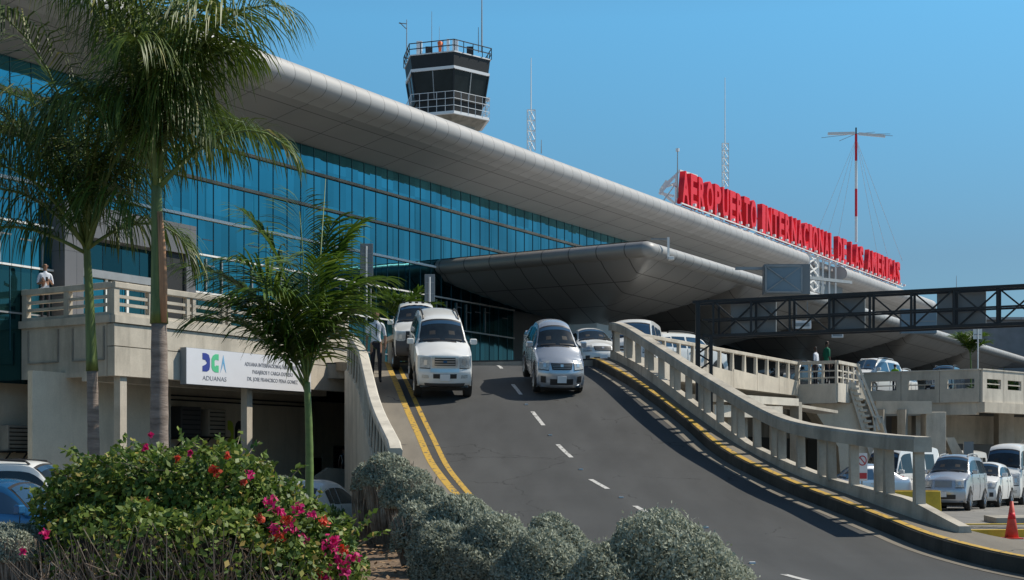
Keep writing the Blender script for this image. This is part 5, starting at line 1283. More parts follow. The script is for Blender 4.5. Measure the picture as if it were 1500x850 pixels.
# car park left
v = flat('sedan', 'car_blue', 'blue sedan parked behind the grey shrub at the left edge', 'car', -30, 24.0, -math.pi/2+.25, -.30, 'car_glass_blue')
v.location = Vector((-7.1, 25.0, -.28)); v.rotation_euler = (0, 0, math.radians(-14))
v = flat('suv', 'car_white', 'white sport utility vehicle parked behind the flowering bush', 'suv', 30, 30, 0, -.30)
v.location = Vector((-8.6, 31.0, -.35)); v.rotation_euler = (0, 0, math.radians(-8))
v = flat('sedan', 'car_white', 'white car parked behind the thin green palm trunk', 'car', 485, 33, 0, -.3)
v.location = Vector((-4.15, 37.2, -.40)); v.rotation_euler = (0, 0, math.radians(70))
# =================== PEOPLE ===================
def person(loc, h, face, label, pose, shirt, trousers, skin='skin_dark', group='people', W=.86):
    """height h, face = heading angle; pose dict of joints; body one skinned surface"""
    s = h/1.78; J = {
     'pelvis': (0, 0, .98, .125), 'waist': (0, 0, 1.12, .12), 'chest': (0, 0, 1.34, .145), 'neck0': (0, 0, 1.50, .062), 'neck': (0, .0, 1.555, .052), 'head0': (.01, 0, 1.62, .078), 'head1': (.015, 0, 1.71, .082), 'head2': (.01, 0, 1.76, .05)}
    for sg, nm in ((1, 'L'), (-1, 'R')):
        J['hip'+nm] = (0, sg*.09, .92, .098); J['knee'+nm] = (.02, sg*.105, .50, .062); J['ankle'+nm] = (0, sg*.11, .09, .042); J['toe'+nm] = (.17, sg*.125, .035, .036)
        J['sho'+nm] = (0, sg*.19, 1.44, .062); J['elb'+nm] = (-.02, sg*.255, 1.14, .043); J['wri'+nm] = (.05, sg*.27, .90, .030); J['hand'+nm] = (.075, sg*.27, .82, .036)
    J.update(pose)
    E = [('pelvis', 'waist'), ('waist', 'chest'), ('chest', 'neck0'), ('neck0', 'neck'), ('neck', 'head0'), ('head0', 'head1'), ('head1', 'head2')]
    for nm in 'LR': E += [('pelvis', 'hip'+nm), ('hip'+nm, 'knee'+nm), ('knee'+nm, 'ankle'+nm), ('ankle'+nm, 'toe'+nm), ('chest', 'sho'+nm), ('sho'+nm, 'elb'+nm), ('elb'+nm, 'wri'+nm), ('wri'+nm, 'hand'+nm)]
    names = list(J); me = bpy.data.meshes.new('body')
    me.from_pydata([J[k][:3] for k in names], [(names.index(a), names.index(b_)) for a, b_ in E], [])
    o = bpy.data.objects.new('tmp', me); COL.objects.link(o); sk = o.modifiers.new('s', 'SKIN')
    for k, sv in zip(names, me.skin_vertices[0].data): sv.radius = (J[k][3]*1.0, J[k][3]*1.0); sv.use_root = (k == 'pelvis')
    o.modifiers.new('ss', 'SUBSURF').levels = 2
    dg = bpy.context.evaluated_depsgraph_get(); m2 = bpy.data.meshes.new_from_object(o.evaluated_get(dg)); bpy.data.objects.remove(o)
    m2.materials.clear()
    for m in (skin, shirt, trousers, 'hair_black'): m2.materials.append(MATS[m])
    el = [Vector(J['elbL'][:3]), Vector(J['elbR'][:3])]; hd = J['head1']
    for p in m2.polygons:
        c = p.center; p.use_smooth = True
        far_arm = any((c-Vector(J[k+nm][:3])).length < .17 for nm in 'LR' for k in ('wri', 'hand')) or any(c.z < J['elb'+nm][2]+.02 and abs(c.y-J['elb'+nm][1]) < .1 and abs(c.y) > .19 and c.z > .78 for nm in 'LR')
        if c.z > 1.53: p.material_index = 3 if (c.z > J['head1'][2]+.035 or (c.x < hd[0]-.035 and c.z > 1.62)) else 0
        elif far_arm: p.material_index = 0
        elif c.z > 1.0: p.material_index = 1
        elif c.z > .11: p.material_index = 2
        else: p.material_index = 3
    for v in m2.vertices: v.co = Vector((v.co.x*s*W/1.0, v.co.y*s*W, v.co.z*s))
    m2.name = 'body'
    e = empty('person', loc, face, label, 'person', group)
    ob = bpy.data.objects.new('body', m2); COL.objects.link(ob); ob.parent = e
    # facial features and hands
    for sg in (-1, 1):
        b = MB(); b.tube([Vector((s*W*(hd[0]+.075), sg*.03*s*W, s*(hd[2]-.005))), Vector((s*W*(hd[0]+.083), sg*.03*s*W, s*(hd[2]-.005)))], .010*s, 6); b.build('eye', 'hair_black', e)
        b = MB(); b.box((s*W*(hd[0]), sg*.085*s*W, s*(hd[2]-.02)), .035*s, .02*s, .06*s); b.build('ear', skin, e, bevel=.005)
    b = MB(); b.prism([Vector((s*W*(hd[0]+.07), -.012*s, s*(hd[2]-.05))), Vector((s*W*(hd[0]+.105), 0, s*(hd[2]-.05))), Vector((s*W*(hd[0]+.07), .012*s, s*(hd[2]-.05)))], (-.012*s, 0, .055*s)); b.build('nose', skin, e)
    for nm, sg in (('L', 1), ('R', -1)):
        hp = Vector(J['hand'+nm][:3]); wp = Vector(J['wri'+nm][:3]); d = (hp-wp).normalized(); b = MB(); x = Vector((1, 0, 0)); x = (x-d*x.dot(d)).normalized()
        sc_ = lambda v: Vector((v.x*s*W, v.y*s*W, v.z*s))
        for q in range(4):
            o_ = hp+x*(q-1.5)*.019; L_ = (.07, .085, .08, .062)[q]; b.tube([sc_(o_), sc_(o_+d*L_*.6+Vector((0, -sg*.008, 0))), sc_(o_+d*L_+Vector((0, -sg*.025, 0)))], [.009*s, .008*s, .006*s], 5)
        o_ = hp+x*.03-d*.02; b.tube([sc_(o_), sc_(o_+x*.025+d*.03), sc_(o_+x*.02+d*.055)], [.010*s, .009*s, .007*s], 5)
        b.build('fingers', skin, e)
    return e, s
zq = onramp(551, 562, .12)
pm_, s_m = person((zq.x, zq.y, zq.z), 2.18, -math.pi/2+.12, 'man in a white shirt, dark tie and navy trousers walking on the ramp sidewalk', {
    'kneeL': (.10, .10, .52, .062), 'ankleL': (.05, .11, .10, .042), 'toeL': (.22, .12, .04, .036), 'kneeR': (.0, -.10, .51, .062), 'ankleR': (-.10, -.11, .13, .042), 'toeR': (.04, -.12, .035, .036),
    'wriL': (.02, .26, .91, .03), 'handL': (.04, .26, .83, .036)}, 'shirt_white', 'trousers_navy', 'skin_brown')
b = MB(); b.prism([Vector((.135*s_m, -.014, 1.44*s_m)), Vector((.155*s_m, -.02, 1.2*s_m)), Vector((.15*s_m, 0, 1.1*s_m)), Vector((.155*s_m, .02, 1.2*s_m)), Vector((.135*s_m, .014, 1.44*s_m))], (.008, 0, 0)); b.build('tie', 'trousers_navy', pm_)
b = MB(); b.tube([(.0, 0, .995*s_m), (.0, 0, 1.02*s_m)], .126*s_m*.95, 14); b.build('belt', 'hair_black', pm_)
q = at(66, 470, 43.0)
p2, s2_ = person((q.x, 43.0, 6.05), 1.84, -math.pi/2+.5, 'man in a pale blue shirt looking at his phone on the terrace', {
    'elbL': (.02, .25, 1.15, .043), 'wriL': (.20, .14, 1.22, .03), 'handL': (.26, .08, 1.25, .034), 'elbR': (.0, -.25, 1.15, .043), 'wriR': (.19, -.13, 1.19, .03), 'handR': (.25, -.07, 1.21, .034), 'head1': (.035, 0, 1.70, .082), 'head2': (.035, 0, 1.75, .05)}, 'shirt_white', 'trousers_navy', 'skin_brown')
b = MB(); b.box((.27*s2_, 0, 1.27*s2_), .012, .07, .13); b.build('phone', 'hair_black', p2)
Yp = 69
def stand(px, pytop, Y, label, shirt, h=None, trousers='trousers_navy', skin='skin_brown', z=DECK, face=0, pose={}):
    zt = at(px, pytop, Y).z; return person((at(px, 0, Y).x, Y, z), h or zt-z, face, label, pose, shirt, trousers, skin)
stand(1211, 499, 65.5, 'man in a green shirt walking behind the shaded parapet on the upper road', 'shirt_green', face=.3, skin='skin_dark', h=at(0, 499, 65.5).z-DECK)
stand(1195, 507, 66.5, 'slim person in a white top just left of the man in green', 'shirt_white', face=math.pi*.8, skin='skin_dark')
stand(1311, 533, 74, 'person in a lime vest in front of the small ambulance', 'vest_lime', face=1.2)
qf = fac(fac_t(503, dc-1.6), dc-1.6, 1.0); person((qf.x, qf.y, 1.0), 1.35, -1.3, 'person in dark clothes in the shaded opening beside the roller shutter', {}, 'car_dark', 'trousers_navy', 'skin_dark')
# =================== VEGETATION ===================
def leafquads(C, U, Vv, w, l, fold=None):
    """arrays: centres, axis dir, side dir -> pointed leaves of 2 tris folded as quads"""
    n = len(C); a = C-U*l[:, None]*.5; c = C+U*l[:, None]*.5; b_ = C+Vv*w[:, None]*.5-U*l[:, None]*.05; d = C-Vv*w[:, None]*.5-U*l[:, None]*.05
    V = np.stack([a, b_, c, d], 1).reshape(-1, 3); Fc = np.arange(4*n).reshape(-1, 4); return V, Fc
def unit(a): return a/np.maximum(np.linalg.norm(a, axis=1, keepdims=True), 1e-9)
def rand_dirs(n): return unit(RNG.normal(size=(n, 3)))
def fastmesh(name, V, Fc, mats, parent=None, idx=None):
    me = bpy.data.meshes.new(name); n, k = Fc.shape
    me.vertices.add(len(V)); me.vertices.foreach_set('co', np.asarray(V, np.float32).ravel())
    me.loops.add(n*k); me.loops.foreach_set('vertex_index', Fc.astype(np.int32).ravel())
    me.polygons.add(n); me.polygons.foreach_set('loop_start', np.arange(0, n*k, k, dtype=np.int32)); me.polygons.foreach_set('loop_total', np.full(n, k, np.int32))
    for m in ([mats] if isinstance(mats, str) else mats): me.materials.append(MATS[m])
    if idx is not None: me.polygons.foreach_set('material_index', idx.astype(np.int32))
    me.update(calc_edges=True); o = bpy.data.objects.new(name, me); COL.objects.link(o)
    if parent: o.parent = parent
    return o
def frond(base, az, el0, L, droop, n=46, leaflen=.8, leafw=.035, hang=.75, twist=0, plume=.5, vee=.35, dexp=1.35):
    """returns rachis points and leaflet strips (3 quads each)"""
    M = 26; pts = [np.array(base, float)]; el = el0; ds = L/M; dirs = []
    for k in range(M):
        f = k/M; e = el0-droop*(f**dexp); d = np.array([math.cos(az)*math.cos(e), math.sin(az)*math.cos(e), math.sin(e)]); dirs.append(d); pts.append(pts[-1]+d*ds)
    pts = np.array(pts); dirs.append(dirs[-1]); dirs = np.array(dirs)
    Vs, Fs = [], []; cnt = 0
    side0 = np.array([-math.sin(az), math.cos(az), 0])
    for i in range(n):
        f = .20+.80*(i+RNG.uniform(-.3, .3))/n; f = min(.995, max(.15, f)); k = f*M; i0 = int(k); p = pts[i0]+(pts[min(i0+1, M)]-pts[i0])*(k-i0); d = dirs[i0]
        up = np.cross(d, side0); up = -up if up[2] < 0 else up
        ll = leaflen*(.45+.9*math.sin(math.pi*min(1, (f-.12)*1.05)**.8))*RNG.uniform(.85, 1.12)
        for sg in (-1, 1):
            v = side0*sg*(1-.25*f)+d*(.35+.9*f**2)+up*(vee+RNG.uniform(-plume, plume)); v /= np.linalg.norm(v)
            q = p.copy(); w = leafw*RNG.uniform(.8, 1.15); cur = v.copy(); seg = 4; wd = np.cross(cur, np.array([0, 0, 1.])); wn = np.linalg.norm(wd); wd = wd/wn if wn > 1e-3 else side0
            wd = wd*.8+d*.5; wd /= np.linalg.norm(wd); hg = hang*RNG.uniform(.7, 1.25)
            for s in range(seg+1):
                ww = w*(.6, 1, .95, .7, .08)[s]*.5; Vs.append(q-wd*ww); Vs.append(q+wd*ww)
                if s < seg:
                    Fs.append((cnt+2*s, cnt+2*s+1, cnt+2*s+3, cnt+2*s+2)); q = q+cur*ll/seg; cur = cur+np.array([0, 0, -1.])*hg*.55; cur /= np.linalg.norm(cur)
            cnt += 2*(seg+1)
    return pts, np.array(Vs), np.array(Fs)
def palm(name, base, top, r0, r1, label, crown, trunk_split=None, leaf='palm_leaf', stem='bark_grey', bulge=0, leafk={}):
    base = Vector(base); top = Vector(top); e = empty(name, base, 0, label, 'palm', 'palms'); h = (top-base).length
    def pt(f): return (base.lerp(top, f)+Vector((math.sin(f*3)*.05, 0, 0)))-base
    fs = trunk_split or 1.0; b = MB(); n = 46
    P_ = [pt(fs*k/n) for k in range(n+1)]; R_ = [(r0+(r1-r0)*k/n)*(1+bulge*math.sin(math.pi*k/n))*(1+.025*((k*7) % 3-1)*(1 if k % 2 else -.4)) for k in range(n+1)]
    b.tube(P_, R_, 14); b.build('trunk', stem, e, True)
    if fs < 1:
        b = MB(); m = 12; P_ = [pt(fs+(1-fs)*k/m) for k in range(m+1)]; R_ = [r1*(1.18-.55*(k/m)**.8) for k in range(m+1)]; b.tube(P_, R_, 14); b.build('crownshaft', 'crownshaft', e, True)
    tp = pt(1.0); V, Fc, c = [], [], 0; rb = MB()
    for (az, el, L, dr, n_, ll) in crown:
        kk = dict(leafk); pts, v, f = frond(tuple(tp+Vector((0, 0, RNG.uniform(-.25, .1)))), az, el, L, dr, n_, ll, **kk); V.append(v); Fc.append(f+c); c += len(v)
        rb.tube([Vector(p) for p in pts[::3]], [.045*(1-.8*k/9)*(r1/.11) for k in range(len(pts[::3]))], 5)
    cr = fastmesh('crown', np.concatenate(V), np.concatenate(Fc), leaf, e); rb.build('frond_stalks', 'stem_green', cr, True)
    return e
def crown(n, els, L, dr, nl, ll, az0=0.0, rnd=random.Random(5)):
    return [(az0+2.399963*i+rnd.uniform(-.2, .2), els[0]+(els[1]-els[0])*i/(n-1)+rnd.uniform(-.08, .08), L*rnd.uniform(.85, 1.1), dr*rnd.uniform(.85, 1.15), nl, ll) for i in range(n)]
# tall palm in front (thick grey trunk)
Y1 = 21.0; bs = at(229, 850, Y1); tp = at(228, 262, Y1)
rr1 = random.Random(21)
cr1 = crown(13, (1.56, 1.36), 4.8, 1.75, 76, 1.1, .6, rr1)
cr1 = [(az, el, L*(.72 if math.cos(az) > .1 else .95), dr, n_, ll) for az, el, L, dr, n_, ll in cr1]
cr1 += [(math.radians(8), .86, 2.45, 2.0, 56, .85), (math.radians(165), 1.1, 2.6, 2.3, 50, .95), (math.radians(-85), 1.3, 3.0, 2.0, 60, .95)]
palm('palm_tree', (bs.x, Y1, .1), (tp.x, Y1, tp.z), .15, .115, 'tall palm with a thick ringed grey trunk and long green crownshaft', cr1, trunk_split=.634, bulge=.05, leafk=dict(leafw=.027, hang=1.45, plume=.36, dexp=2.2))
pt1 = [o for o in COL.objects if o.name == 'palm_tree'][0]; hk = MB()
for w0, dx in ((.045, .15), (.03, .11)):
    hk.tube([Vector((tp.x-bs.x*0-pt1.location.x+dx+sx0, -.09, zz-.1)) for sx0, zz in ((0, 3.85), (.0, 4.4), (-.02, 5.0), (-.05, 5.5))], [w0, w0*1.2, w0, w0*.5], 6)
hk.build('dry_husk', 'bark_husk', pt1, True)
# left palm
Y2 = 22.5; bs = at(137, 850, Y2); tp = at(126, 352, Y2); rr2 = random.Random(8)
cr2 = crown(13, (1.5, 1.1), 4.2, 2.0, 68, 1.1, 2.1, rr2)+[(math.radians(175), .85, 3.1, 2.2, 60, 1.1), (math.radians(150), 1.1, 4.3, 2.0, 66, 1.15), (math.radians(190), .5, 2.5, 1.9, 54, 1.0), (math.radians(20), .7, 2.0, 2.2, 54, .9), (math.radians(-50), .9, 2.3, 2.2, 54, .95), (math.radians(-130), .95, 3.0, 2.1, 56, 1.05)]
palm('palm_tree', (bs.x, Y2, .1), (tp.x, Y2, tp.z), .115, .085, 'slimmer palm left of the thick trunk, crown hanging over the terrace', cr2, trunk_split=.60, leaf='palm_leaf_dark', leafk=dict(leafw=.027, hang=1.45, plume=.36, dexp=1.8))
# extra palm whose crown hangs at the top left (trunk hidden behind the two)
Y5 = 23.5; bs = at(118, 850, Y5+2); tp = at(100, 120, Y5+2); rr5 = random.Random(18)
# small young palm
Y3 = 24.0; bs = at(449, 760, Y3); tp = at(449, 560, Y3); rr3 = random.Random(4)
cr3 = [(math.radians(a), el, L, dr, n_, ll) for a, el, L, dr, n_, ll in [
    (178, 1.10, 3.0, 1.1, 54, .9), (168, 1.24, 2.8, 1.15, 50, .9), (190, .98, 2.3, 1.3, 46, .9), (115, 1.5, 3.2, .3, 50, .72), (60, 1.48, 3.0, .5, 48, .7), (12, 1.36, 2.35, 1.4, 44, .75), (-3, 1.25, 1.7, 1.3, 38, .7), (205, 1.15, 2.2, 1.2, 44, .9), (-75, 1.35, 2.5, 1.1, 46, .9), (-110, 1.15, 2.2, 1.3, 46, .9), (-140, 1.35, 2.6, 1.1, 46, .9), (80, 1.25, 2.3, 1.2, 44, .85), (172, 1.42, 3.1, .7, 50, .8), (20, 1.45, 2.9, .6, 46, .75)]]
cr3 = [(az, el, L, dr, n_, ll*1.08) for az, el, L, dr, n_, ll in cr3]
palm('young_palm', (bs.x, Y3, .15), (tp.x, Y3, tp.z), .085, .055, 'young palm with a smooth thin green trunk in front of the white sign', cr3, leaf='palm_leaf_young', stem='stem_green', leafk=dict(leafw=.042, hang=.62, plume=.16, vee=.12, dexp=2.0))
sp = MB(); a_ = at(463, 470, Y3); b_ = at(477, 262, Y3)
spb = empty('new_leaf_spear', (bs.x, Y3, tp.z), 0)
bpy.data.objects.remove(spb)
pe = [o for o in COL.objects if o.name == 'young_palm'][0]
sp.tube([tp-pe.location, a_-pe.location, b_-pe.location], [.03, .02, .006], 6); sp.build('leaf_spear', 'stem_green', pe, True)
# little palm behind the pickup, palm and dark plants at the right
def small_palm(px, py0, py1, Y, label, n=11, leaf='palm_leaf_young', L=1.2, ll=.4, grp='palms', z=None, r=.05, cat='palm'):
    z0 = z if z is not None else at(px, py1, Y).z; tp = at(px, py0, Y)
    palm('small_palm', (tp.x, Y, z0), (tp.x, Y, tp.z), r, r*.7, label, crown(n, (1.5, .95), L, 1.1, 26, ll, 1.0, random.Random(int(px))), leaf=leaf, stem='stem_green', leafk=dict(leafw=.06, hang=.4, plume=.3))
small_palm(590, 474, 530, 52, 'small yellowish palm behind the walking man left of the pickup', z=g(52), L=1.6, ll=.5)
small_palm(1421, 516, 546, 74, 'small bright green palm above the upper parapet at the right', z=DECK, L=1.5, ll=.5)
def plant(px, py, Y, label, r):
    c = at(px, py, Y); e = empty('dark_plant', (c.x, Y, DECK), 0, label, 'plant', 'dark plants on the upper level'); n = 500
    d = rand_dirs(n); d[:, 2] = abs(d[:, 2]); C = d*r*RNG.uniform(.3, 1, (n, 1))+np.array([0, 0, .2]); V, Fc = leafquads(C, d, np.cross(d, rand_dirs(n)), np.full(n, .10), np.full(n, .5)); fastmesh('foliage', V, Fc, 'hedge_dark_leaf', e)
    b = MB(); b.tube([(0, 0, 0), (0, 0, .4)], .06, 6); b.build('stem', 'bark_grey', e)
plant(1456, 530, 76, 'larger dark spiky plant at the right end of the upper road', 1.35); plant(1480, 540, 76, 'smaller dark spiky plant at the right end of the upper road', .9)
# clipped silver hedge mounds
HG = 'clipped silver hedge mounds beside the ramp'
def mound(px, pytop, Y, wpx, label, hgt=None, z0=.12, twigs=False, dens=1.0, lsz=None, flat_=1.0):
    rx = wpx*.93/F*Y/2; zt = at(px, pytop, Y).z; hh = hgt or (zt-z0); cz = zt-hh; x0 = (px-CX)/F*Y
    e = empty('hedge_shrub', (x0, Y, z0), 0, label, 'shrub', HG); z_ = cz-z0
    area = 2*math.pi*rx*rx*1.5; size = lsz or max(.024, .0017*Y); n = int(min(34000, dens*area*1.35/(size*size*.32)))
    d = rand_dirs(n); d[:, 2] = np.abs(d[:, 2])*1.0-.12*RNG.random(n); d = unit(d)
    lump = 1+.055*np.sin(d[:, 0]*7+px)*np.sin(d[:, 1]*6+1)+.05*np.sin(d[:, 2]*9+d[:, 0]*4+px)+.03*np.sin(d[:, 0]*17)*np.sin(d[:, 2]*15+d[:, 1]*13)
    ex = 2.0; m_ = (np.abs(d)**ex).sum(1)**(-1/ex)
    C = d*m_[:, None]*np.array([rx, rx, hh*flat_])*(lump*(1-RNG.random(n)**2*.12+.07*(RNG.random(n) < .05)*RNG.random(n)))[:, None]; C[:, 2] += z_
    tg = unit(np.cross(d, rand_dirs(n))); U = unit(tg+d*.75+RNG.normal(size=(n, 3))*.3+np.array([0, 0, .25])); Wd = unit(np.cross(U, d+RNG.normal(size=(n, 3))*.35))
    V, Fc = leafquads(C, U, Wd, np.full(n, size*.75)*RNG.uniform(.7, 1.3, n), np.full(n, size*1.7)*RNG.uniform(.7, 1.3, n)); fastmesh('foliage', V, Fc, 'silver_leaf', e)
    # dark woody core
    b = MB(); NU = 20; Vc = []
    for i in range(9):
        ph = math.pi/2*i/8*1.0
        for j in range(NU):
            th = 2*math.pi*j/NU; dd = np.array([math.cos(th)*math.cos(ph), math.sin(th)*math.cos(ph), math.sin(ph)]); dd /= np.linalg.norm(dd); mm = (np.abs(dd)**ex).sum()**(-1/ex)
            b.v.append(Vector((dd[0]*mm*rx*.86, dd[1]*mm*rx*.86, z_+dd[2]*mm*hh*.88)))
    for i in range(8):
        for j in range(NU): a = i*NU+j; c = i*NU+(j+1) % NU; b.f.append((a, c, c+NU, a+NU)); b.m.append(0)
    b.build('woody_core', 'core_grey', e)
    if twigs:
        b = MB(); R2 = random.Random(int(px))
        for k in range(220):
            th = R2.uniform(0, 6.283); r_ = rx*R2.uniform(.75, .98); p0 = Vector((math.cos(th)*r_*.5, math.sin(th)*r_*.5, 0)); p1 = Vector((math.cos(th)*r_, math.sin(th)*r_, z_+hh*R2.uniform(.1, .75)))
            b.tube([p0, p0.lerp(p1, .5)+Vector((R2.uniform(-.06, .06), R2.uniform(-.06, .06), .05)), p1], [.012, .009, .005], 4)
        b.build('twigs', 'twig', e)
    return e
mound(568, 663, 27.6, 86, 'clipped silver shrub nearest the end of the left parapet', .6, twigs=True)
mound(534, 680, 28.6, 44, 'small silver shrub with bare brown twigs beside the white car', .5, twigs=True, dens=.7)
mound(600, 684, 26.0, 92, 'second silver shrub from the left parapet along the sidewalk', .7, twigs=True)
mound(628, 712, 23.8, 100, 'silver shrub in the middle of the hedge beside the yellow lines', .75)
mound(610, 735, 21.6, 84, 'greyish thin silver shrub on the path side of the hedge', .7, twigs=True, dens=.8)
mound(672, 728, 20.4, 160, 'broad silver shrub where the yellow lines vanish', .8)
mound(722, 757, 17.4, 170, 'broad silver shrub below the end of the yellow lines', .8)
mound(650, 762, 18.2, 110, 'silver shrub overhanging the soil path', .75)
mound(812, 752, 16.4, 140, 'silver shrub just left of the largest mound', .85)
mound(792, 778, 14.4, 170, 'low front silver shrub left of the largest mound', .85)
mound(975, 749, 12.4, 300, 'largest silver shrub mound in the foreground, covering the road edge', 1.2)
mound(880, 800, 12.0, 150, 'low front silver shrub touching the largest mound', .9)
mound(415, 700, 19.5, 84, 'silver shrub half hidden behind the flowering bush', .6)
mound(16, 766, 15.2, 108, 'silver shrub with bare twigs at the left edge', .35, twigs=True, z0=.05)
mound(22, 776, 14.6, 70, 'thin lower silver shrub at the left edge', .3, twigs=True, z0=.05)
# small dark shrub by white car
c = at(485, 745, 27); e = empty('small_shrub', (c.x, 27, .1), 0, 'small dark green shrub in front of the white parked car', 'shrub'); n = 3000
d = rand_dirs(n); d[:, 2] = abs(d[:, 2]); C = d*np.array([.55, .5, .85])*RNG.uniform(.6, 1, (n, 1)); V, Fc = leafquads(C, unit(d+rand_dirs(n)*.6), rand_dirs(n), np.full(n, .05), np.full(n, .10)); fastmesh('foliage', V, Fc, 'hedge_dark_leaf', e)
b = MB(); b.tube([(0, 0, -.05), (0, 0, .5)], .03, 6); b.build('stem', 'bark_grey', e)
# bougainvillea bush
e = empty('flowering_bush', (-3.75, 15.2, .15), 0, 'large leafy bush with pink and red flowers and bare lower twigs in the foreground', 'bush')
lobes = [(95, 770, 15.6, .68, .9), (140, 745, 15.4, .85, 1.0), (205, 742, 15.2, .9, 1.2), (270, 742, 15.0, .9, 1.1), (335, 744, 14.8, .9, 1.1), (390, 772, 14.7, .8, .95), (440, 812, 14.5, .8, .85), (490, 845, 14.4, .55, .75), (130, 810, 14.6, .8, .8), (220, 815, 14.0, .9, .9), (320, 820, 13.9, .9, .9), (420, 850, 13.9, .7, .7)]
Cs, Ns, LK = [], [], []
for (px, py, Y, rx, rz) in lobes:
    c = np.array([(px-CX)/F*Y, Y, H+(CY-py)/F*Y])-np.array(e.location); n = int(3600*rx)
    d = rand_dirs(n); rr_ = 1-RNG.random(n)**1.6*.45; lump = 1+.12*np.sin(d[:, 0]*6+px)*np.sin(d[:, 2]*7+py)
    C = c+d*np.array([rx*.62, rx*.62, rz*.62])*(rr_*lump)[:, None]; keep = (C[:, 2] > .80+RNG.random(n)*.40-.55*np.clip((C[:, 0]-.9)/1.0, 0, 1)) | (RNG.random(n) < .20)
    keep &= C[:, 2] > .05
    Cs.append(C[keep]); Ns.append(d[keep])
C = np.concatenate(Cs); D = np.concatenate(Ns); n = len(C)
U = unit(D*.5+RNG.normal(size=(n, 3))*.6+np.array([0, 0, -.25])); Wd = unit(np.cross(U, D+RNG.normal(size=(n, 3))*.5))

R4 = random.Random(33); sh = MB(); sc_c, sc_u = [], []
for k in range(70):                                  # long arching shoots that break the outline
    px, py, Y, rx, rz = lobes[R4.randrange(0, 8)]; c0 = Vector(((px-CX)/F*Y, Y, H+(CY-py)/F*Y))-e.location
    dr_ = Vector((R4.uniform(-1, 1), R4.uniform(-.6, .6), R4.uniform(.3, 1.1))).normalized(); p = c0+Vector((dr_.x*rx, dr_.y*rx, dr_.z*rz))*.50; ln = R4.uniform(.18, .42); pts = [p]
    for q in range(5): dr_ = (dr_+Vector((0, 0, -.12))).normalized(); pts.append(pts[-1]+dr_*ln/5)
    sh.tube(pts, [.006, .005, .005, .004, .003, .002], 4)
    for q in range(1, 6):
        for _ in range(3): sc_c.append(np.array(pts[q])+RNG.normal(size=3)*.02); sc_u.append(RNG.normal(size=3)+np.array(dr_)*.5)
sh.build('arching_shoots', 'twig', e); m_s = len(sc_c)
Us = unit(np.array(sc_u)); C = np.concatenate([C, np.array(sc_c)]); U = np.concatenate([U, Us]); Wd = np.concatenate([Wd, unit(np.cross(Us, rand_dirs(m_s)))]); n = len(C)
sz = RNG.uniform(.6, 1.25, n); V, Fc = leafquads(C, U, Wd, .050*sz, .082*sz*RNG.uniform(.85, 1.2, n)); fastmesh('foliage', V, Fc, 'bougain_leaf', e)
b = MB(); R2 = random.Random(9)
for k in range(1500):
    px = R2.uniform(60, 500); Y = R2.uniform(13.5, 15.9); top = np.interp(px, [60, 120, 200, 330, 420, 520], [1.0, 1.35, 1.5, 1.45, 1.1, .6]); x = (px-CX)/F*Y+3.75; y = Y-15.2
    p0 = Vector((x+R2.uniform(-.2, .2), y+R2.uniform(.1, .4), -.05)); h_ = top*R2.uniform(.2, .72); p2 = Vector((x+R2.uniform(-.35, .35), y+R2.uniform(-.45, .1), h_)); pm_2 = p0.lerp(p2, .5)+Vector((R2.uniform(-.15, .15), R2.uniform(-.15, .15), R2.uniform(-.1, .1)))
    b.tube([p0, pm_2, p2], [.010, .007, .003], 4, cap=False)
    if k % 2: b.tube([pm_2, pm_2+Vector((R2.uniform(-.3, .3), R2.uniform(-.2, .1), R2.uniform(.05, .3)))], [.007, .003], 4, cap=False)
b.build('twigs', 'twig', e)
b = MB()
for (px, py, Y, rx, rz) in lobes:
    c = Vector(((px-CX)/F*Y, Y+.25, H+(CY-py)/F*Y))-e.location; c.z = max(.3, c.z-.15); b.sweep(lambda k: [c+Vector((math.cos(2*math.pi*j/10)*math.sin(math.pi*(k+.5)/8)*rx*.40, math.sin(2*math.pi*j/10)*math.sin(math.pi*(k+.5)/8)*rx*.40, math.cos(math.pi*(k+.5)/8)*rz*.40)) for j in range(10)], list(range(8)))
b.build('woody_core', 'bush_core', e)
FL = [(219, 656, .05, 0), (226, 638, .03, 0), (284, 664, .04, 0), (338, 669, .05, 1), (316, 688, .07, 1), (322, 690, .06, 1), (370, 694, .07, 0), (360, 706, .05, 1), (222, 734, .06, 1), (74, 781, .06, 0), (42, 806, .05, 0), (400, 735, .1, 0), (412, 748, .08, 0), (425, 760, .09, 1), (430, 772, .1, 0), (460, 752, .08, 0), (478, 765, .09, 1), (487, 800, .15, 0), (492, 790, .1, 0), (500, 820, .12, 0), (520, 815, .08, 0), (510, 835, .1, 0), (470, 840, .1, 1), (410, 784, .12, 1), (405, 775, .1, 0), (440, 745, .08, 0), (480, 845, .12, 0), (385, 760, .07, 1), (450, 790, .08, 0), (505, 805, .07, 1), (265, 672, .04, 1)]
for px, py, r_, k in FL:
    Y = 14.0 if px > 380 else 14.3; c = np.array([(px-CX)/F*Y, Y-.15, H+(CY-py)/F*Y])-np.array(e.location); m = int(14+190*r_); C = c+rand_dirs(m)*RNG.random((m, 1))*r_*.85
    V, Fc = leafquads(C, rand_dirs(m), rand_dirs(m), np.full(m, .045), np.full(m, .055)); fastmesh('flower_cluster', V, Fc, 'bract_red' if k else 'bract_pink', e)
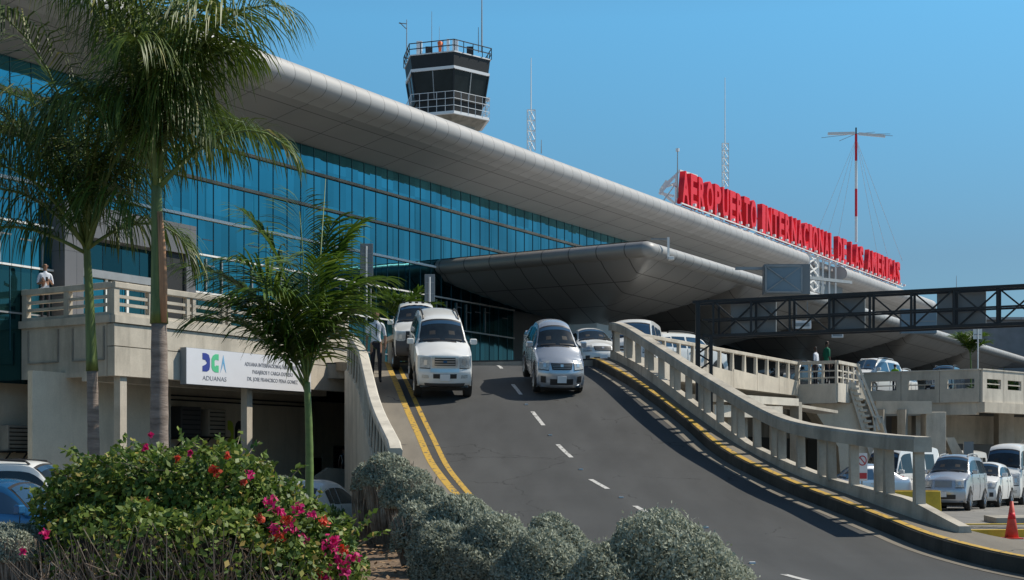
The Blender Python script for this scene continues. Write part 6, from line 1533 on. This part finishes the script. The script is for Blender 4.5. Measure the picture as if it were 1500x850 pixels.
# leaf litter on the soil
n = 2600; px_ = RNG.uniform(-6.5, -.2, n); py_ = RNG.uniform(15, 31, n); C = np.stack([px_, py_, np.full(n, .215)], 1); C[:, 0] = np.minimum(C[:, 0], np.interp(py_, [15, 20, 31], [1.2, -.5, -2.8]))
U = rand_dirs(n); U[:, 2] *= .2; V, Fc = leafquads(C, unit(U), unit(np.cross(unit(U), np.array([0, 0, 1.])+rand_dirs(n)*.4)), np.full(n, .06), np.full(n, .10)); o = fastmesh('leaf_litter', V, Fc, 'dead_leaf'); o['kind'] = 'stuff'
# weeds in the right gutter
for px, py in ((1180, 722), (1262, 751)):
    p = onramp(px, py, .0); e = empty('weed_tuft', p, 0, 'small weed growing in the gutter nearer the parapet end' if px > 1200 else 'small weed growing in the gutter further up the ramp', 'weed', 'weeds in the gutter'); n = 260
    d = rand_dirs(n); d[:, 2] = abs(d[:, 2]); C = d*np.array([.16, .3, .18])*RNG.uniform(.2, 1, (n, 1)); V, Fc = leafquads(C, d, rand_dirs(n), np.full(n, .03), np.full(n, .09)); fastmesh('leaves', V, Fc, 'bougain_leaf', e)
# =================== CAMERA, SUN, SKY ===================
cam = bpy.data.cameras.new('camera'); co_ = bpy.data.objects.new('camera', cam); COL.objects.link(co_); sc.camera = co_
co_.location = (0, 0, H); co_.rotation_euler = (math.pi/2, 0, 0); cam.sensor_width = 36; cam.lens = 36*F/1500; cam.shift_y = (CY-425)/1500; cam.clip_end = 4000; cam.clip_start = .1
sd_ = Vector((1.62, .42, 1.92)).normalized(); sun = bpy.data.lights.new('sun', 'SUN'); sun.energy = 4.9; sun.angle = math.radians(.53); sun.color = (1, .93, .80)
so = bpy.data.objects.new('sun', sun); COL.objects.link(so); so.location = (30, 10, 40); so.rotation_euler = sd_.to_track_quat('Z', 'Y').to_euler()
w = bpy.data.worlds.new('World'); sc.world = w; w.use_nodes = True; nt = w.node_tree; bg = nt.nodes['Background']; sky = nt.nodes.new('ShaderNodeTexSky'); sky.sky_type = 'NISHITA'; sky.sun_disc = False
el = math.asin(sd_.z); sky.sun_elevation = el; sky.sun_rotation = math.atan2(sd_.x, sd_.y); sky.air_density = 1.0; sky.dust_density = .35; sky.ozone_density = 3.0
tcw = nt.nodes.new('ShaderNodeTexCoord'); sx_ = nt.nodes.new('ShaderNodeSeparateXYZ'); rp = nt.nodes.new('ShaderNodeValToRGB'); mxw = nt.nodes.new('ShaderNodeMix'); mxw.data_type = 'RGBA'; mxw.blend_type = 'MULTIPLY'; mxw.inputs[0].default_value = 1
nt.links.new(tcw.outputs['Generated'], sx_.inputs[0]); nt.links.new(sx_.outputs[2], rp.inputs[0]); nt.links.new(sky.outputs[0], mxw.inputs[6]); nt.links.new(rp.outputs[0], mxw.inputs[7]); nt.links.new(mxw.outputs[2], bg.inputs[0])
els_ = rp.color_ramp.elements; els_[0].position = .02; els_[0].color = (.27, .37, .45, 1); els_[1].position = .30; els_[1].color = (.52, .98, 1.0, 1)
e1 = els_.new(.14); e1.color = (.36, .49, .53, 1); e2 = els_.new(.7); e2.color = (.60, .60, .55, 1)
bg.inputs[1].default_value = .15
sc.view_settings.view_transform = 'Standard'; sc.view_settings.look = 'None'; sc.view_settings.gamma = 1; sc.view_settings.exposure = 0; sc.view_settings.use_curve_mapping = False
sc.render.engine = 'CYCLES'; sc.cycles.max_bounces = 6; sc.cycles.diffuse_bounces = 3; sc.cycles.glossy_bounces = 3; sc.cycles.transmission_bounces = 2; sc.cycles.use_denoising = True
